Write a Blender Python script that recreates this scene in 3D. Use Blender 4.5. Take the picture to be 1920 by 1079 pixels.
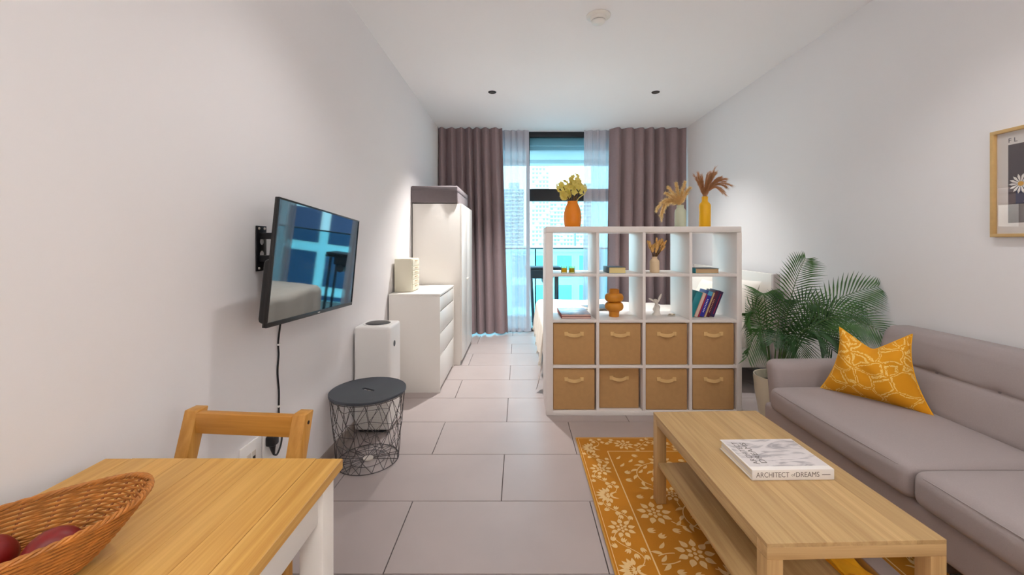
import bpy, bmesh, math, random
from mathutils import Vector, Matrix, noise

for o in list(bpy.data.objects): bpy.data.objects.remove(o)
scene = bpy.context.scene
COL = scene.collection
R = math.radians

# ------------------------------------------------------------------ camera
CH = 1.32; F = 755.0; VX, VY = 973.0, 454.0          # eye height, focal length in px, vanishing point
cam = bpy.data.cameras.new('camera'); co = bpy.data.objects.new('camera', cam); COL.objects.link(co)
co.location = (0, 0, CH); co.rotation_euler = (R(90), 0, 0)
cam.sensor_width = 36; cam.sensor_fit = 'HORIZONTAL'; cam.lens = F/1920*36
cam.shift_x = (960-VX)/1920; cam.shift_y = -(539.5-VY)/1920
cam.clip_start = .02; cam.clip_end = 2000
scene.camera = co
def PX(px, Y): return (px-VX)*Y/F
def PZ(py, Y): return CH-(py-VY)*Y/F

# ------------------------------------------------------------------ world, sky, exposure
SKY = 3.0
w = bpy.data.worlds.new('hazy_sky'); scene.world = w; w.use_nodes = True
nt = w.node_tree; nt.nodes.clear()
out = nt.nodes.new('ShaderNodeOutputWorld'); bg = nt.nodes.new('ShaderNodeBackground')
tc = nt.nodes.new('ShaderNodeTexCoord'); sp = nt.nodes.new('ShaderNodeSeparateXYZ'); rp = nt.nodes.new('ShaderNodeValToRGB')
rp.color_ramp.elements[0].position = 0.0; rp.color_ramp.elements[0].color = (1, 1, 1, 1)
rp.color_ramp.elements[1].position = 0.9; rp.color_ramp.elements[1].color = (.62, .8, 1, 1)
nt.links.new(tc.outputs['Generated'], sp.inputs[0]); nt.links.new(sp.outputs['Z'], rp.inputs[0])
nt.links.new(rp.outputs[0], bg.inputs[0]); bg.inputs[1].default_value = SKY; nt.links.new(bg.outputs[0], out.inputs[0])
vs = scene.view_settings
vs.view_transform = 'Standard'; vs.look = 'None'; vs.gamma = 1; vs.use_curve_mapping = False; vs.exposure = 1.08
DOWN_W = 20.0          # watts of each recessed downlight
FILL_GLOBE_W = 135.0       # watts of each unseen globe lamp added behind the camera as fill

# ------------------------------------------------------------------ materials
def C(r, g, b):
    f = lambda u: (u/255/12.92) if u/255 <= .04045 else ((u/255+.055)/1.055)**2.4
    return (f(r), f(g), f(b), 1)
MATS = {}
def base(name):
    m = bpy.data.materials.new(name); m.use_nodes = True; MATS[name] = m
    return m, m.node_tree, m.node_tree.nodes['Principled BSDF']
def mat(name, col, rough=.5, metal=0, var=.0, vscale=8, bump=0, bscale=200, spec=None, sheen=0, coat=0):
    m, n, p = base(name)
    p.inputs['Base Color'].default_value = col; p.inputs['Roughness'].default_value = rough; p.inputs['Metallic'].default_value = metal
    if spec is not None: p.inputs['Specular IOR Level'].default_value = spec
    if sheen: p.inputs['Sheen Weight'].default_value = sheen; p.inputs['Sheen Roughness'].default_value = .5
    if coat: p.inputs['Coat Weight'].default_value = coat; p.inputs['Coat Roughness'].default_value = .15
    t = n.nodes.new('ShaderNodeTexCoord')
    if var:
        nz = n.nodes.new('ShaderNodeTexNoise'); nz.inputs['Scale'].default_value = vscale; nz.inputs['Detail'].default_value = 5
        mr = n.nodes.new('ShaderNodeMapRange'); mr.inputs[1].default_value = .25; mr.inputs[2].default_value = .75
        mr.inputs[3].default_value = 1-var; mr.inputs[4].default_value = 1+var
        hs = n.nodes.new('ShaderNodeHueSaturation'); hs.inputs['Color'].default_value = col
        n.links.new(t.outputs['Object'], nz.inputs['Vector']); n.links.new(nz.outputs['Fac'], mr.inputs[0])
        n.links.new(mr.outputs[0], hs.inputs['Value']); n.links.new(hs.outputs[0], p.inputs['Base Color'])
    if bump:
        bz = n.nodes.new('ShaderNodeTexNoise'); bz.inputs['Scale'].default_value = bscale; bz.inputs['Detail'].default_value = 3
        bp = n.nodes.new('ShaderNodeBump'); bp.inputs['Strength'].default_value = bump; bp.inputs['Distance'].default_value = .002
        n.links.new(t.outputs['Object'], bz.inputs['Vector']); n.links.new(bz.outputs['Fac'], bp.inputs['Height']); n.links.new(bp.outputs[0], p.inputs['Normal'])
    return m
def wood(name, c1, c2, axis='Y', rough=.45, rnd=.12, fine=34):
    m, n, p = base(name); L = n.links.new
    t = n.nodes.new('ShaderNodeTexCoord'); oi = n.nodes.new('ShaderNodeObjectInfo')
    mul = n.nodes.new('ShaderNodeVectorMath'); mul.operation = 'SCALE'; mul.inputs[0].default_value = (7, 13, 5)
    L(oi.outputs['Random'], mul.inputs['Scale'])
    ad = n.nodes.new('ShaderNodeVectorMath'); ad.operation = 'ADD'; L(t.outputs['Object'], ad.inputs[0]); L(mul.outputs[0], ad.inputs[1])
    mp = n.nodes.new('ShaderNodeMapping'); s = [fine]*3; s['XYZ'.index(axis)] = 1.6; mp.inputs['Scale'].default_value = s
    L(ad.outputs[0], mp.inputs['Vector'])
    a = n.nodes.new('ShaderNodeTexNoise'); a.inputs['Scale'].default_value = 1; a.inputs['Detail'].default_value = 6; a.inputs['Distortion'].default_value = .9
    mp2 = n.nodes.new('ShaderNodeMapping'); s2 = [fine*7]*3; s2['XYZ'.index(axis)] = 4; mp2.inputs['Scale'].default_value = s2
    L(ad.outputs[0], mp2.inputs['Vector'])
    b = n.nodes.new('ShaderNodeTexNoise'); b.inputs['Scale'].default_value = 1; b.inputs['Detail'].default_value = 2
    L(mp.outputs[0], a.inputs['Vector']); L(mp2.outputs[0], b.inputs['Vector'])
    mx = n.nodes.new('ShaderNodeMath'); mx.operation = 'MULTIPLY_ADD'; mx.inputs[1].default_value = .3; L(b.outputs['Fac'], mx.inputs[0]); L(a.outputs['Fac'], mx.inputs[2])
    cr = n.nodes.new('ShaderNodeValToRGB'); cr.color_ramp.elements[0].position = .46; cr.color_ramp.elements[1].position = .86
    cr.color_ramp.elements[0].color = c1; cr.color_ramp.elements[1].color = c2
    L(mx.outputs[0], cr.inputs[0])
    mr = n.nodes.new('ShaderNodeMapRange'); mr.inputs[3].default_value = 1-rnd; mr.inputs[4].default_value = 1+rnd; L(oi.outputs['Random'], mr.inputs[0])
    hs = n.nodes.new('ShaderNodeHueSaturation'); L(cr.outputs[0], hs.inputs['Color']); L(mr.outputs[0], hs.inputs['Value'])
    L(hs.outputs[0], p.inputs['Base Color']); p.inputs['Roughness'].default_value = rough
    return m

mat('wall', (.87, .838, .835, 1), .85, bump=.03, bscale=60)
mat('ceiling', (.94, .922, .92, 1), .9)
def tile_mat():
    m = mat('tile', C(174, 161, 157), .38, var=.05, vscale=3.2, bump=.02, bscale=90)
    return m
tile_mat()
mat('grout', C(84, 74, 72), .9)
mat('skirting', C(172, 158, 150), .5, var=.04)
mat('white', C(236, 230, 222), .4); mat('white_lacquer', C(238, 233, 226), .3); mat('shelf_white', C(236, 228, 222), .38)
mat('cream_box', C(233, 226, 204), .45)
mat('box_fabric', C(192, 149, 97), .9, var=.05, vscale=30, bump=.25, bscale=700)
mat('box_strap', C(226, 188, 128), .85, bump=.2, bscale=900)
mat('black', C(20, 20, 22), .4); mat('black_metal', C(22, 22, 26), .35, spec=.4); mat('black_trim', C(38, 36, 36), .5)
mat('frame_dark', C(20, 22, 28), .4)
mat('lid_grey', C(62, 67, 74), .5); mat('wire', C(88, 82, 82), .4, metal=.3)
mat('curtain', C(156, 134, 136), .9, var=.05, vscale=40, bump=.2, bscale=500, sheen=.15)
mat('sofa', C(162, 150, 148), .92, var=.035, vscale=220, bump=.35, bscale=900, sheen=.1)
mat('sofa_seam', C(140, 131, 133), .95)
mat('leg_dark', C(50, 36, 28), .5)
mat('bedding', C(240, 232, 222), .9, var=.02, bump=.15, bscale=120)
mat('blanket', C(247, 239, 226), .95, var=.03, vscale=25, bump=.4, bscale=220)
mat('sheet_grey', C(196, 186, 182), .9)
mat('grey_bag', C(118, 108, 110), .9, var=.04, vscale=40, bump=.3, bscale=500)
mat('orange_vase', C(242, 138, 0), .42); mat('bubble_vase', C(212, 138, 34), .5, var=.05, vscale=30)
mat('sage', C(204, 208, 182), .5); mat('yellow_vase', C(246, 184, 4), .35); mat('ceramic', C(232, 206, 168), .6)
mat('stem_brown', C(120, 84, 40), .8)
mat('bunny_tail', C(236, 188, 116), .95, var=.15, vscale=90)
mat('figurine', C(232, 224, 214), .5); mat('shell', C(222, 206, 182), .5)
mat('leaf', C(58, 98, 40), .45, var=.25, vscale=9); mat('leaf_dark', C(38, 76, 32), .45, var=.2, vscale=9); mat('stem_green', C(70, 98, 44), .5)
mat('soil', C(50, 38, 28), 1); mat('pot', C(226, 214, 190), .55)
mat('rug_pattern', C(224, 188, 130), .95, var=.06, vscale=60, bump=.3, bscale=500)
mat('rug_edge', C(198, 146, 66), .95)
mat('rug', C(186, 118, 14), .95, var=.10, vscale=5, bump=.4, bscale=600)
mat('apple', C(122, 14, 8), .45, var=.25, vscale=14); 
def wicker():
    m = mat('wicker', C(178, 112, 46), .55, var=.35, vscale=55, bump=.3, bscale=300); return m
wicker(); mat('wicker_dark', C(150, 86, 34), .6, var=.2, vscale=60)
mat('page', C(238, 226, 206), .8); mat('page_yellow', C(238, 216, 150), .8)
for k, c in dict(cover_white=(238, 232, 226), cover_navy=(60, 66, 84), cover_red=(150, 44, 36), cover_teal=(30, 140, 150), cover_blue=(38, 36, 150), cover_maroon=(86, 18, 48),
                 cover_purple=(44, 20, 70), cover_pink=(228, 196, 178), cover_tan=(200, 166, 124), cover_slate=(66, 84, 96), cover_sky=(90, 170, 205), cover_crimson=(170, 30, 60)).items(): mat(k, C(*c), .45)
mat('ink', C(120, 112, 106), .7); mat('ink_dark', C(60, 52, 52), .7); mat('ink_white', C(235, 232, 235), .6)
mat('frame_wood', C(208, 170, 110), .5, var=.06, vscale=40); mat('paper', C(226, 218, 212), .8); mat('print_dark', C(78, 62, 64), .7); mat('print_blue', C(42, 44, 74), .7)
mat('petal_white', C(244, 238, 230), .7); mat('petal_core', C(222, 160, 40), .7)
mat('yellow_cloth', C(246, 178, 22), .85, var=.08, vscale=30); mat('card', C(206, 160, 88), .8); mat('lid_card', C(172, 158, 152), .7)
mat('plastic_white', C(236, 232, 228), .35); mat('mesh_grey', C(206, 196, 186), .6); mat('socket_white', C(240, 236, 232), .35)
mat('concrete', C(205, 222, 228), .8); mat('tower', C(214, 222, 222), .8); mat('tower_band', C(226, 234, 234), .6); mat('tower_glass', C(142, 170, 178), .4); mat('teal_glass', C(120, 176, 186), .25)  # tower tones kept pale: the distance haze is put into the colour
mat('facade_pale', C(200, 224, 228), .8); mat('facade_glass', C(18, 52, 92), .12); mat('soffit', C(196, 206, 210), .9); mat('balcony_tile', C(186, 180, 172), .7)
mat('rail_metal', C(70, 80, 86), .4); mat('outdoor_dark', C(46, 46, 52), .6); mat('ground', C(168, 178, 176), .9)
mat('detector', C(238, 234, 226), .4)
mat('bulb', C(90, 84, 78), .4)
m, n, p = base('globe'); p.inputs['Base Color'].default_value = (.9, .88, .85, 1); p.inputs['Emission Color'].default_value = (1, .93, .86, 1); p.inputs['Emission Strength'].default_value = 4  # glowing shell of the fill lamps added out of view
wood('oak', C(178, 142, 92), C(202, 168, 116), 'Y', .42, .09)
wood('oak_x', C(188, 150, 98), C(210, 174, 122), 'X', .42, .03)
wood('oak_z', C(180, 140, 88), C(204, 166, 112), 'Z', .42, .03)
wood('pine', C(196, 142, 62), C(224, 176, 96), 'Y', .4, .07)
wood('pine_z', C(184, 126, 50), C(208, 152, 74), 'Z', .45, .04)
wood('pine_x', C(178, 118, 42), C(202, 142, 62), 'X', .45, .04)
mat('bolt', C(60, 44, 36), .4, metal=.6)

def glass_mat(name, tint, refl=1.45, rough=0.0):
    m = bpy.data.materials.new(name); m.use_nodes = True; MATS[name] = m; n = m.node_tree; n.nodes.clear()
    o = n.nodes.new('ShaderNodeOutputMaterial'); t = n.nodes.new('ShaderNodeBsdfTransparent'); g = n.nodes.new('ShaderNodeBsdfGlossy')
    g.inputs['Roughness'].default_value = rough; t.inputs[0].default_value = tint
    fr = n.nodes.new('ShaderNodeFresnel'); fr.inputs[0].default_value = refl; mx = n.nodes.new('ShaderNodeMixShader')
    n.links.new(fr.outputs[0], mx.inputs[0]); n.links.new(t.outputs[0], mx.inputs[1]); n.links.new(g.outputs[0], mx.inputs[2]); n.links.new(mx.outputs[0], o.inputs[0])
    return m
glass_mat('window_glass', (.50, .84, .95, 1)); glass_mat('rail_glass', (.66, .92, .95, 1)); glass_mat('clear_glass', (.95, .95, .95, 1)); glass_mat('amber_glass', (.98, .95, .78, 1), 1.12)
glass_mat('green_glass', (.95, .94, .72, 1), 1.12)
mat('wax', C(232, 190, 40), .6); mat('wax_green', C(176, 160, 46), .6)
def sheer():
    m = bpy.data.materials.new('sheer'); m.use_nodes = True; MATS['sheer'] = m; n = m.node_tree; n.nodes.clear()
    o = n.nodes.new('ShaderNodeOutputMaterial'); t = n.nodes.new('ShaderNodeBsdfTransparent'); d = n.nodes.new('ShaderNodeBsdfDiffuse'); tr = n.nodes.new('ShaderNodeBsdfTranslucent')
    d.inputs[0].default_value = (.74, .66, .70, 1); tr.inputs[0].default_value = (.8, .78, .82, 1)
    a = n.nodes.new('ShaderNodeMixShader'); a.inputs[0].default_value = .2; b = n.nodes.new('ShaderNodeMixShader'); b.inputs[0].default_value = .78
    n.links.new(d.outputs[0], a.inputs[1]); n.links.new(tr.outputs[0], a.inputs[2]); n.links.new(t.outputs[0], b.inputs[1]); n.links.new(a.outputs[0], b.inputs[2]); n.links.new(b.outputs[0], o.inputs[0])
sheer()
m, n, p = base('tv_screen'); p.inputs['Base Color'].default_value = (.004, .006, .01, 1); p.inputs['Roughness'].default_value = .03; p.inputs['IOR'].default_value = 1.9
def thin(name, col, k=.45):
    m = bpy.data.materials.new(name); m.use_nodes = True; MATS[name] = m; n = m.node_tree; n.nodes.clear()
    o = n.nodes.new('ShaderNodeOutputMaterial'); d = n.nodes.new('ShaderNodeBsdfDiffuse'); t = n.nodes.new('ShaderNodeBsdfTranslucent'); x = n.nodes.new('ShaderNodeMixShader')
    d.inputs[0].default_value = col; t.inputs[0].default_value = col; x.inputs[0].default_value = k
    n.links.new(d.outputs[0], x.inputs[1]); n.links.new(t.outputs[0], x.inputs[2]); n.links.new(x.outputs[0], o.inputs[0])
thin('flower', C(255, 243, 158), .5); thin('pampas', C(255, 230, 176)); thin('grass_brown', C(212, 160, 116), .3)
def cushion_mat():
    m, n, p = base('cushion'); L = n.links.new
    t = n.nodes.new('ShaderNodeTexCoord'); nz = n.nodes.new('ShaderNodeTexNoise'); nz.inputs['Scale'].default_value = 9; nz.inputs['Detail'].default_value = 3
    L(t.outputs['Object'], nz.inputs['Vector'])
    ad = n.nodes.new('ShaderNodeVectorMath'); ad.operation = 'MULTIPLY_ADD'; ad.inputs[1].default_value = (.09, .09, .0)
    L(nz.outputs['Color'], ad.inputs[0]); 
    mp = n.nodes.new('ShaderNodeMapping'); mp.inputs['Scale'].default_value = (1, 1.25, 0.0); L(t.outputs['Object'], mp.inputs['Vector']); L(mp.outputs[0], ad.inputs[2])
    v = n.nodes.new('ShaderNodeTexVoronoi'); v.feature = 'DISTANCE_TO_EDGE'; v.inputs['Scale'].default_value = 11; L(ad.outputs[0], v.inputs['Vector'])
    s1 = n.nodes.new('ShaderNodeMath'); s1.operation = 'SUBTRACT'; s1.inputs[1].default_value = .055; L(v.outputs['Distance'], s1.inputs[0])
    ab = n.nodes.new('ShaderNodeMath'); ab.operation = 'ABSOLUTE'; L(s1.outputs[0], ab.inputs[0])
    lt = n.nodes.new('ShaderNodeMath'); lt.operation = 'LESS_THAN'; lt.inputs[1].default_value = .027; L(ab.outputs[0], lt.inputs[0])
    dn = n.nodes.new('ShaderNodeTexVoronoi'); dn.inputs['Scale'].default_value = 170; L(t.outputs['Object'], dn.inputs['Vector'])
    dl = n.nodes.new('ShaderNodeMath'); dl.operation = 'LESS_THAN'; dl.inputs[1].default_value = .66; L(dn.outputs['Distance'], dl.inputs[0])
    mu = n.nodes.new('ShaderNodeMath'); mu.operation = 'MULTIPLY'; L(lt.outputs[0], mu.inputs[0]); L(dl.outputs[0], mu.inputs[1])
    mx = n.nodes.new('ShaderNodeMix'); mx.data_type = 'RGBA'; mx.inputs[6].default_value = C(226, 152, 8); mx.inputs[7].default_value = C(246, 206, 116)
    L(mu.outputs[0], mx.inputs[0]); L(mx.outputs[2], p.inputs['Base Color']); p.inputs['Roughness'].default_value = .85
    bp = n.nodes.new('ShaderNodeBump'); bp.inputs['Strength'].default_value = .6; bp.inputs['Distance'].default_value = .003; L(mu.outputs[0], bp.inputs['Height']); L(bp.outputs[0], p.inputs['Normal'])
cushion_mat()
def marble_cover():
    m, n, p = base('cover_art'); L = n.links.new
    t = n.nodes.new('ShaderNodeTexCoord'); nz = n.nodes.new('ShaderNodeTexNoise'); nz.inputs['Scale'].default_value = 6; nz.inputs['Detail'].default_value = 4; nz.inputs['Distortion'].default_value = 2.2
    mp = n.nodes.new('ShaderNodeMapping'); mp.inputs['Rotation'].default_value = (0, 0, .9); mp.inputs['Scale'].default_value = (1, 3.0, 1); L(t.outputs['Object'], mp.inputs[0]); L(mp.outputs[0], nz.inputs['Vector'])
    cr = n.nodes.new('ShaderNodeValToRGB'); e = cr.color_ramp.elements; e[0].position = .36; e[0].color = C(168, 160, 162); e[1].position = .5; e[1].color = C(222, 214, 212)
    L(nz.outputs['Fac'], cr.inputs[0]); L(cr.outputs[0], p.inputs['Base Color']); p.inputs['Roughness'].default_value = .35
marble_cover()
def photo_cover():
    m, n, p = base('cover_photo'); L = n.links.new
    t = n.nodes.new('ShaderNodeTexCoord'); nz = n.nodes.new('ShaderNodeTexNoise'); nz.inputs['Scale'].default_value = 14; nz.inputs['Detail'].default_value = 3
    cr = n.nodes.new('ShaderNodeValToRGB'); e = cr.color_ramp.elements; e[0].position = .35; e[0].color = C(120, 150, 180); e[1].position = .65; e[1].color = C(206, 186, 190)
    L(t.outputs['Object'], nz.inputs['Vector']); L(nz.outputs['Fac'], cr.inputs[0]); L(cr.outputs[0], p.inputs['Base Color']); p.inputs['Roughness'].default_value = .3
photo_cover()

# ------------------------------------------------------------------ mesh builder
class M:
    def __init__(s): s.v = []; s.f = []
    def add(s, vs, fs):
        k = len(s.v); s.v += [tuple(x) for x in vs]; s.f += [tuple(i+k for i in f) for f in fs]; return s
    def box(s, x0, x1, y0, y1, z0, z1):
        return s.add([(x0, y0, z0), (x1, y0, z0), (x1, y1, z0), (x0, y1, z0), (x0, y0, z1), (x1, y0, z1), (x1, y1, z1), (x0, y1, z1)],
                     [(0, 3, 2, 1), (4, 5, 6, 7), (0, 1, 5, 4), (1, 2, 6, 5), (2, 3, 7, 6), (3, 0, 4, 7)])
    def tube(s, pts, r, n=8, closed=False, caps=True):
        pts = [Vector(p) for p in pts]; N = len(pts); rs = r if isinstance(r, (list, tuple)) else [r]*N
        up = None; vs = []
        for i, p in enumerate(pts):
            a = pts[(i-1) % N] if (closed or i > 0) else p; b = pts[(i+1) % N] if (closed or i < N-1) else p
            t = (b-a).normalized()
            if up is None: up = Vector((0, 0, 1)) if abs(t.z) < .9 else Vector((1, 0, 0))
            u = (up-t*up.dot(t))
            u = u.normalized() if u.length > 1e-6 else t.orthogonal().normalized()
            up = u; q = t.cross(u)
            for j in range(n):
                a_ = 2*math.pi*j/n; vs.append(p+(u*math.cos(a_)+q*math.sin(a_))*rs[i])
        fs = []
        for i in range(N if closed else N-1):
            k = (i+1) % N
            for j in range(n): fs.append((i*n+j, i*n+(j+1) % n, k*n+(j+1) % n, k*n+j))
        if not closed and caps: fs += [tuple(range(n))[::-1], tuple((N-1)*n+j for j in range(n))]
        return s.add(vs, fs)
    def lathe(s, prof, cx=0, cy=0, n=32, sx=1, sy=1):
        vs = []; fs = []; rings = []
        for r, z in prof:
            if r < 1e-6: rings.append([len(vs)]); vs.append((cx, cy, z))
            else:
                rings.append(list(range(len(vs), len(vs)+n)))
                vs += [(cx+r*sx*math.cos(2*math.pi*j/n), cy+r*sy*math.sin(2*math.pi*j/n), z) for j in range(n)]
        for a, b in zip(rings, rings[1:]):
            for j in range(n):
                k = (j+1) % n
                if len(a) == 1 and len(b) == 1: continue
                if len(a) == 1: fs.append((a[0], b[k], b[j]))
                elif len(b) == 1: fs.append((a[j], a[k], b[0]))
                else: fs.append((a[j], a[k], b[k], b[j]))
        return s.add(vs, fs)
    def rbox(s, c, h, r, inner=4, rs=4, puff=(0, 0, 0), fn=None):
        """rounded box, centre c, half sizes h, edge radius r, faces puffed out by puff"""
        def line(H):
            a = [-H+r*(1-math.cos(math.pi/2*i/rs)) for i in range(rs)]
            a[0] = -H
            mid = [-(H-r)+2*(H-r)*i/inner for i in range(inner+1)]
            return a+mid+[-q for q in reversed(a)]
        ls = [line(H) for H in h]; vs = []; fs = []
        for ax in range(3):
            b, d = (ax+1) % 3, (ax+2) % 3
            for sg in (-1, 1):
                k0 = len(vs)
                for u in ls[b]:
                    for v in ls[d]:
                        p = [0, 0, 0]; p[ax] = sg*h[ax]; p[b] = u; p[d] = v
                        q = [max(-(h[i]-r), min(h[i]-r, p[i])) for i in range(3)]
                        dv = Vector([p[i]-q[i] for i in range(3)])
                        w_ = Vector(q)+(dv.normalized()*r if dv.length > 1e-9 else Vector())
                        nx = [w_[i]/h[i] for i in range(3)]
                        for i in range(3):
                            if puff[i]:
                                j, k = (i+1) % 3, (i+2) % 3
                                w_[i] += puff[i]*nx[i]*max(0, 1-nx[j]**2)**.7*max(0, 1-nx[k]**2)**.7
                        w_ = w_+Vector(c)
                        vs.append(fn(w_) if fn else w_)
                nb, nd = len(ls[b]), len(ls[d])
                for i in range(nb-1):
                    for j in range(nd-1):
                        q = (k0+i*nd+j, k0+(i+1)*nd+j, k0+(i+1)*nd+j+1, k0+i*nd+j+1)
                        fs.append(q if sg > 0 else q[::-1])
        return s.add(vs, fs)
    def grid(s, nu, nv, fn):
        vs = [fn(i/nu, j/nv) for i in range(nu+1) for j in range(nv+1)]
        return s.add(vs, [(i*(nv+1)+j, (i+1)*(nv+1)+j, (i+1)*(nv+1)+j+1, i*(nv+1)+j+1) for i in range(nu) for j in range(nv)])
    def ell(s, c, r, n=12, m_=8, rot=None):
        vs = []; 
        k = M().lathe([(math.sin(math.pi*i/m_), -math.cos(math.pi*i/m_)) for i in range(m_+1)], n=n)
        mt = rot or Matrix.Identity(3)
        return s.add([Vector(c)+mt@Vector((x*r[0], y*r[1], z*r[2])) for x, y, z in k.v], k.f)
    def xf(s, mt): s.v = [tuple(mt@Vector(p)) for p in s.v]; return s

def mesh(name, b, smooth=None, bevel=0, seg=2, weld=False, off=None):
    me = bpy.data.meshes.new(name); me.from_pydata(b.v, [], b.f); me.update()
    if bevel or weld:
        bm = bmesh.new(); bm.from_mesh(me)
        if weld: bmesh.ops.remove_doubles(bm, verts=bm.verts, dist=1e-5)
        if bevel: bmesh.ops.bevel(bm, geom=list(bm.edges), offset=bevel, segments=seg, profile=.5, affect='EDGES', clamp_overlap=True)
        bm.to_mesh(me); bm.free()
    if off is not None: me.transform(Matrix.Translation(-Vector(off)))
    if smooth is None: smooth = bool(bevel)
    if smooth:
        me.shade_smooth(); me.set_sharp_from_angle(angle=R(42))
    return me
def link(name, me, m, parent=None, loc=(0, 0, 0)):
    o = bpy.data.objects.new(name, me); COL.objects.link(o); o.location = loc
    if me and m and len(me.materials) == 0: me.materials.append(MATS[m] if isinstance(m, str) else m)
    if parent: o.parent = parent
    return o
def tag(o, label, cat, group=None):
    o['label'] = label; o['category'] = cat
    if group: o['group'] = group
    return o
class T:
    """a thing: an Empty at its base; parts are given in world coordinates (local=True: in the thing's own)"""
    def __init__(s, name, label, cat, loc=(0, 0, 0), rz=0, group=None, local=False):
        s.e = bpy.data.objects.new(name, None); COL.objects.link(s.e); s.e.location = loc; s.e.rotation_euler = (0, 0, rz); s.e.empty_display_size = .05
        tag(s.e, label, cat, group); s.loc = Vector(loc); s.local = local
    def part(s, name, b, m, smooth=None, bevel=0, parent=None, seg=2, weld=False, stuff=False, label=None):
        me = mesh(name, b, smooth, bevel, seg, weld, None if s.local else s.loc)
        o = link(name, me, m, parent or s.e)
        if stuff: o['kind'] = 'stuff'
        if label: o['label'] = label
        return o
    def inst(s, name, me, m, loc, rot=(0, 0, 0), parent=None, scale=1):
        o = link(name, me, m, parent or s.e); o.location = Vector(loc) if s.local else Vector(loc)-s.loc; o.rotation_euler = rot
        o.scale = (scale,)*3 if isinstance(scale, (int, float)) else scale
        return o
def single(name, b, m, label, cat, base_, smooth=None, bevel=0, group=None, weld=False, seg=2):
    o = link(name, mesh(name, b, smooth, bevel, seg, weld, base_), m, None, base_); return tag(o, label, cat, group)
def struct(name, b, m, bevel=0, smooth=None, parent=None):
    o = link(name, mesh(name, b, smooth, bevel), m, parent)
    if not parent: o['kind'] = 'structure'
    return o
def text(parent, s, m, size, loc, rot, off=None, align='CENTER', name='lettering', sx=1):
    c = bpy.data.curves.new('t', 'FONT'); c.body = s; c.size = size; c.align_x = align; c.align_y = 'CENTER'; c.extrude = .0002; c.resolution_u = 3
    o = bpy.data.objects.new('t', c); COL.objects.link(o); bpy.context.view_layer.update()
    me = bpy.data.meshes.new_from_object(o.evaluated_get(bpy.context.evaluated_depsgraph_get())); bpy.data.objects.remove(o)
    k = link(name, me, m, parent); k.location = Vector(loc)-(Vector(off) if off is not None else Vector()); k.rotation_euler = rot; k.scale = (sx, 1, 1)
    return k
rng = random.Random(5)

# ------------------------------------------------------------------ the room
XL, XR, YB, YW, H = -1.152, 2.385, -2.9, 5.95, 2.95
fl = struct('floor', M().box(XL, XR, YB, YW+.1, -.12, -.006), 'grout')
tw, td, g = .90, .4505, .0045
k = 0
for row in range(-11, 9):
    y0 = 2.05+row*td; y1 = y0+td
    off = -.09 if row % 2 == 0 else -.54
    y0c, y1c = max(y0+g/2, YB), min(y1-g/2, YW+.1)
    if y1c-y0c < .02: continue
    for c in range(-3, 5):
        x0 = off+c*tw+g/2; x1 = x0+tw-g
        x0, x1 = max(x0, XL), min(x1, XR)
        if x1-x0 < .02: continue
        link('tile', mesh('tile', M().box(x0, x1, y0c, y1c, -.011, 0), bevel=.0008, seg=1), 'tile', fl)
struct('ceiling', M().box(XL-.1, XR+.1, YB-.1, YW+.1, H, H+.18), 'ceiling')
struct('wall_left', M().box(XL-.12, XL, YB-.1, YW+.1, -.12, H), 'wall')
struct('wall_right', M().box(XR, XR+.12, YB-.1, YW+.1, -.12, H), 'wall')
struct('wall_behind', M().box(XL, XR, YB-.12, YB, -.12, H), 'wall')
struct('baseboard_left', M().box(XL, XL+.012, YB, YW, 0, .07), 'skirting', .002)
struct('baseboard_right', M().box(XR-.012, XR, YB, YW, 0, .07), 'skirting', .002)

# window wall: a frame of posts, a transom, panes
wn = bpy.data.objects.new('window_1', None); COL.objects.link(wn); wn['kind'] = 'structure'
MX1, MX2 = .135, 1.42
def wpart(name, b, m, bevel=.003): return link(name, mesh(name, b, bevel=bevel), m, wn)
wpart('head_rail', M().box(XL, XR, YW, YW+.08, 2.875, H), 'frame_dark'); wpart('sill_rail', M().box(XL, XR, YW, YW+.08, 0, .04), 'frame_dark')
for x in (XL+.025, MX1, MX2, XR-.025): wpart('post', M().box(x-.025, x+.025, YW-.002, YW+.082, .04, 2.875), 'frame_dark')
wpart('transom', M().box(MX1+.025, MX2-.025, YW-.005, YW+.085, 1.925, 2.105), 'frame_dark')
for a, b_, c, d in ((XL+.05, MX1-.025, .04, 2.875), (MX1+.025, MX2-.025, 2.105, 2.875), (MX1+.025, MX2-.025, .04, 1.925), (MX2+.025, XR-.05, .04, 2.875)):
    wpart('pane', M().add([(a, YW+.04, c), (b_, YW+.04, c), (b_, YW+.04, d), (a, YW+.04, d)], [(0, 1, 2, 3)]), 'window_glass', 0)

# ceiling fittings
def downlight(x, y, label, watts, cone=118):
    t = T('downlight', label, 'ceiling light', (x, y, H), group='recessed ceiling downlights')
    t.part('trim_ring', M().lathe([(.030, H-.0005), (.030, H-.008), (.042, H-.006), (.044, H-.0005)], x, y, 28), 'black_trim', True)
    t.part('baffle', M().lathe([(.030, H-.004), (.022, H-.0012), (0, H-.001)], x, y, 24), 'bulb', True)
    l = bpy.data.lights.new('downlight_lamp', 'SPOT'); l.energy = watts; l.spot_size = R(cone); l.spot_blend = 1; l.shadow_soft_size = .028; l.color = (1, .985, .975)
    o = bpy.data.objects.new('downlight_lamp', l); COL.objects.link(o); o.parent = t.e; o.location = (0, 0, -.035)
DX1, DX2 = -.29, 1.485
downlight(DX1, 4.375, 'small black recessed downlight in the ceiling on the wardrobe side', DOWN_W*8.6, 94)
downlight(DX2, 4.375, 'small black recessed downlight in the ceiling on the bed headboard side', DOWN_W*3.5, 94)
downlight(DX1, 1.75, 'black recessed downlight in the ceiling near the television', DOWN_W)
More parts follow.
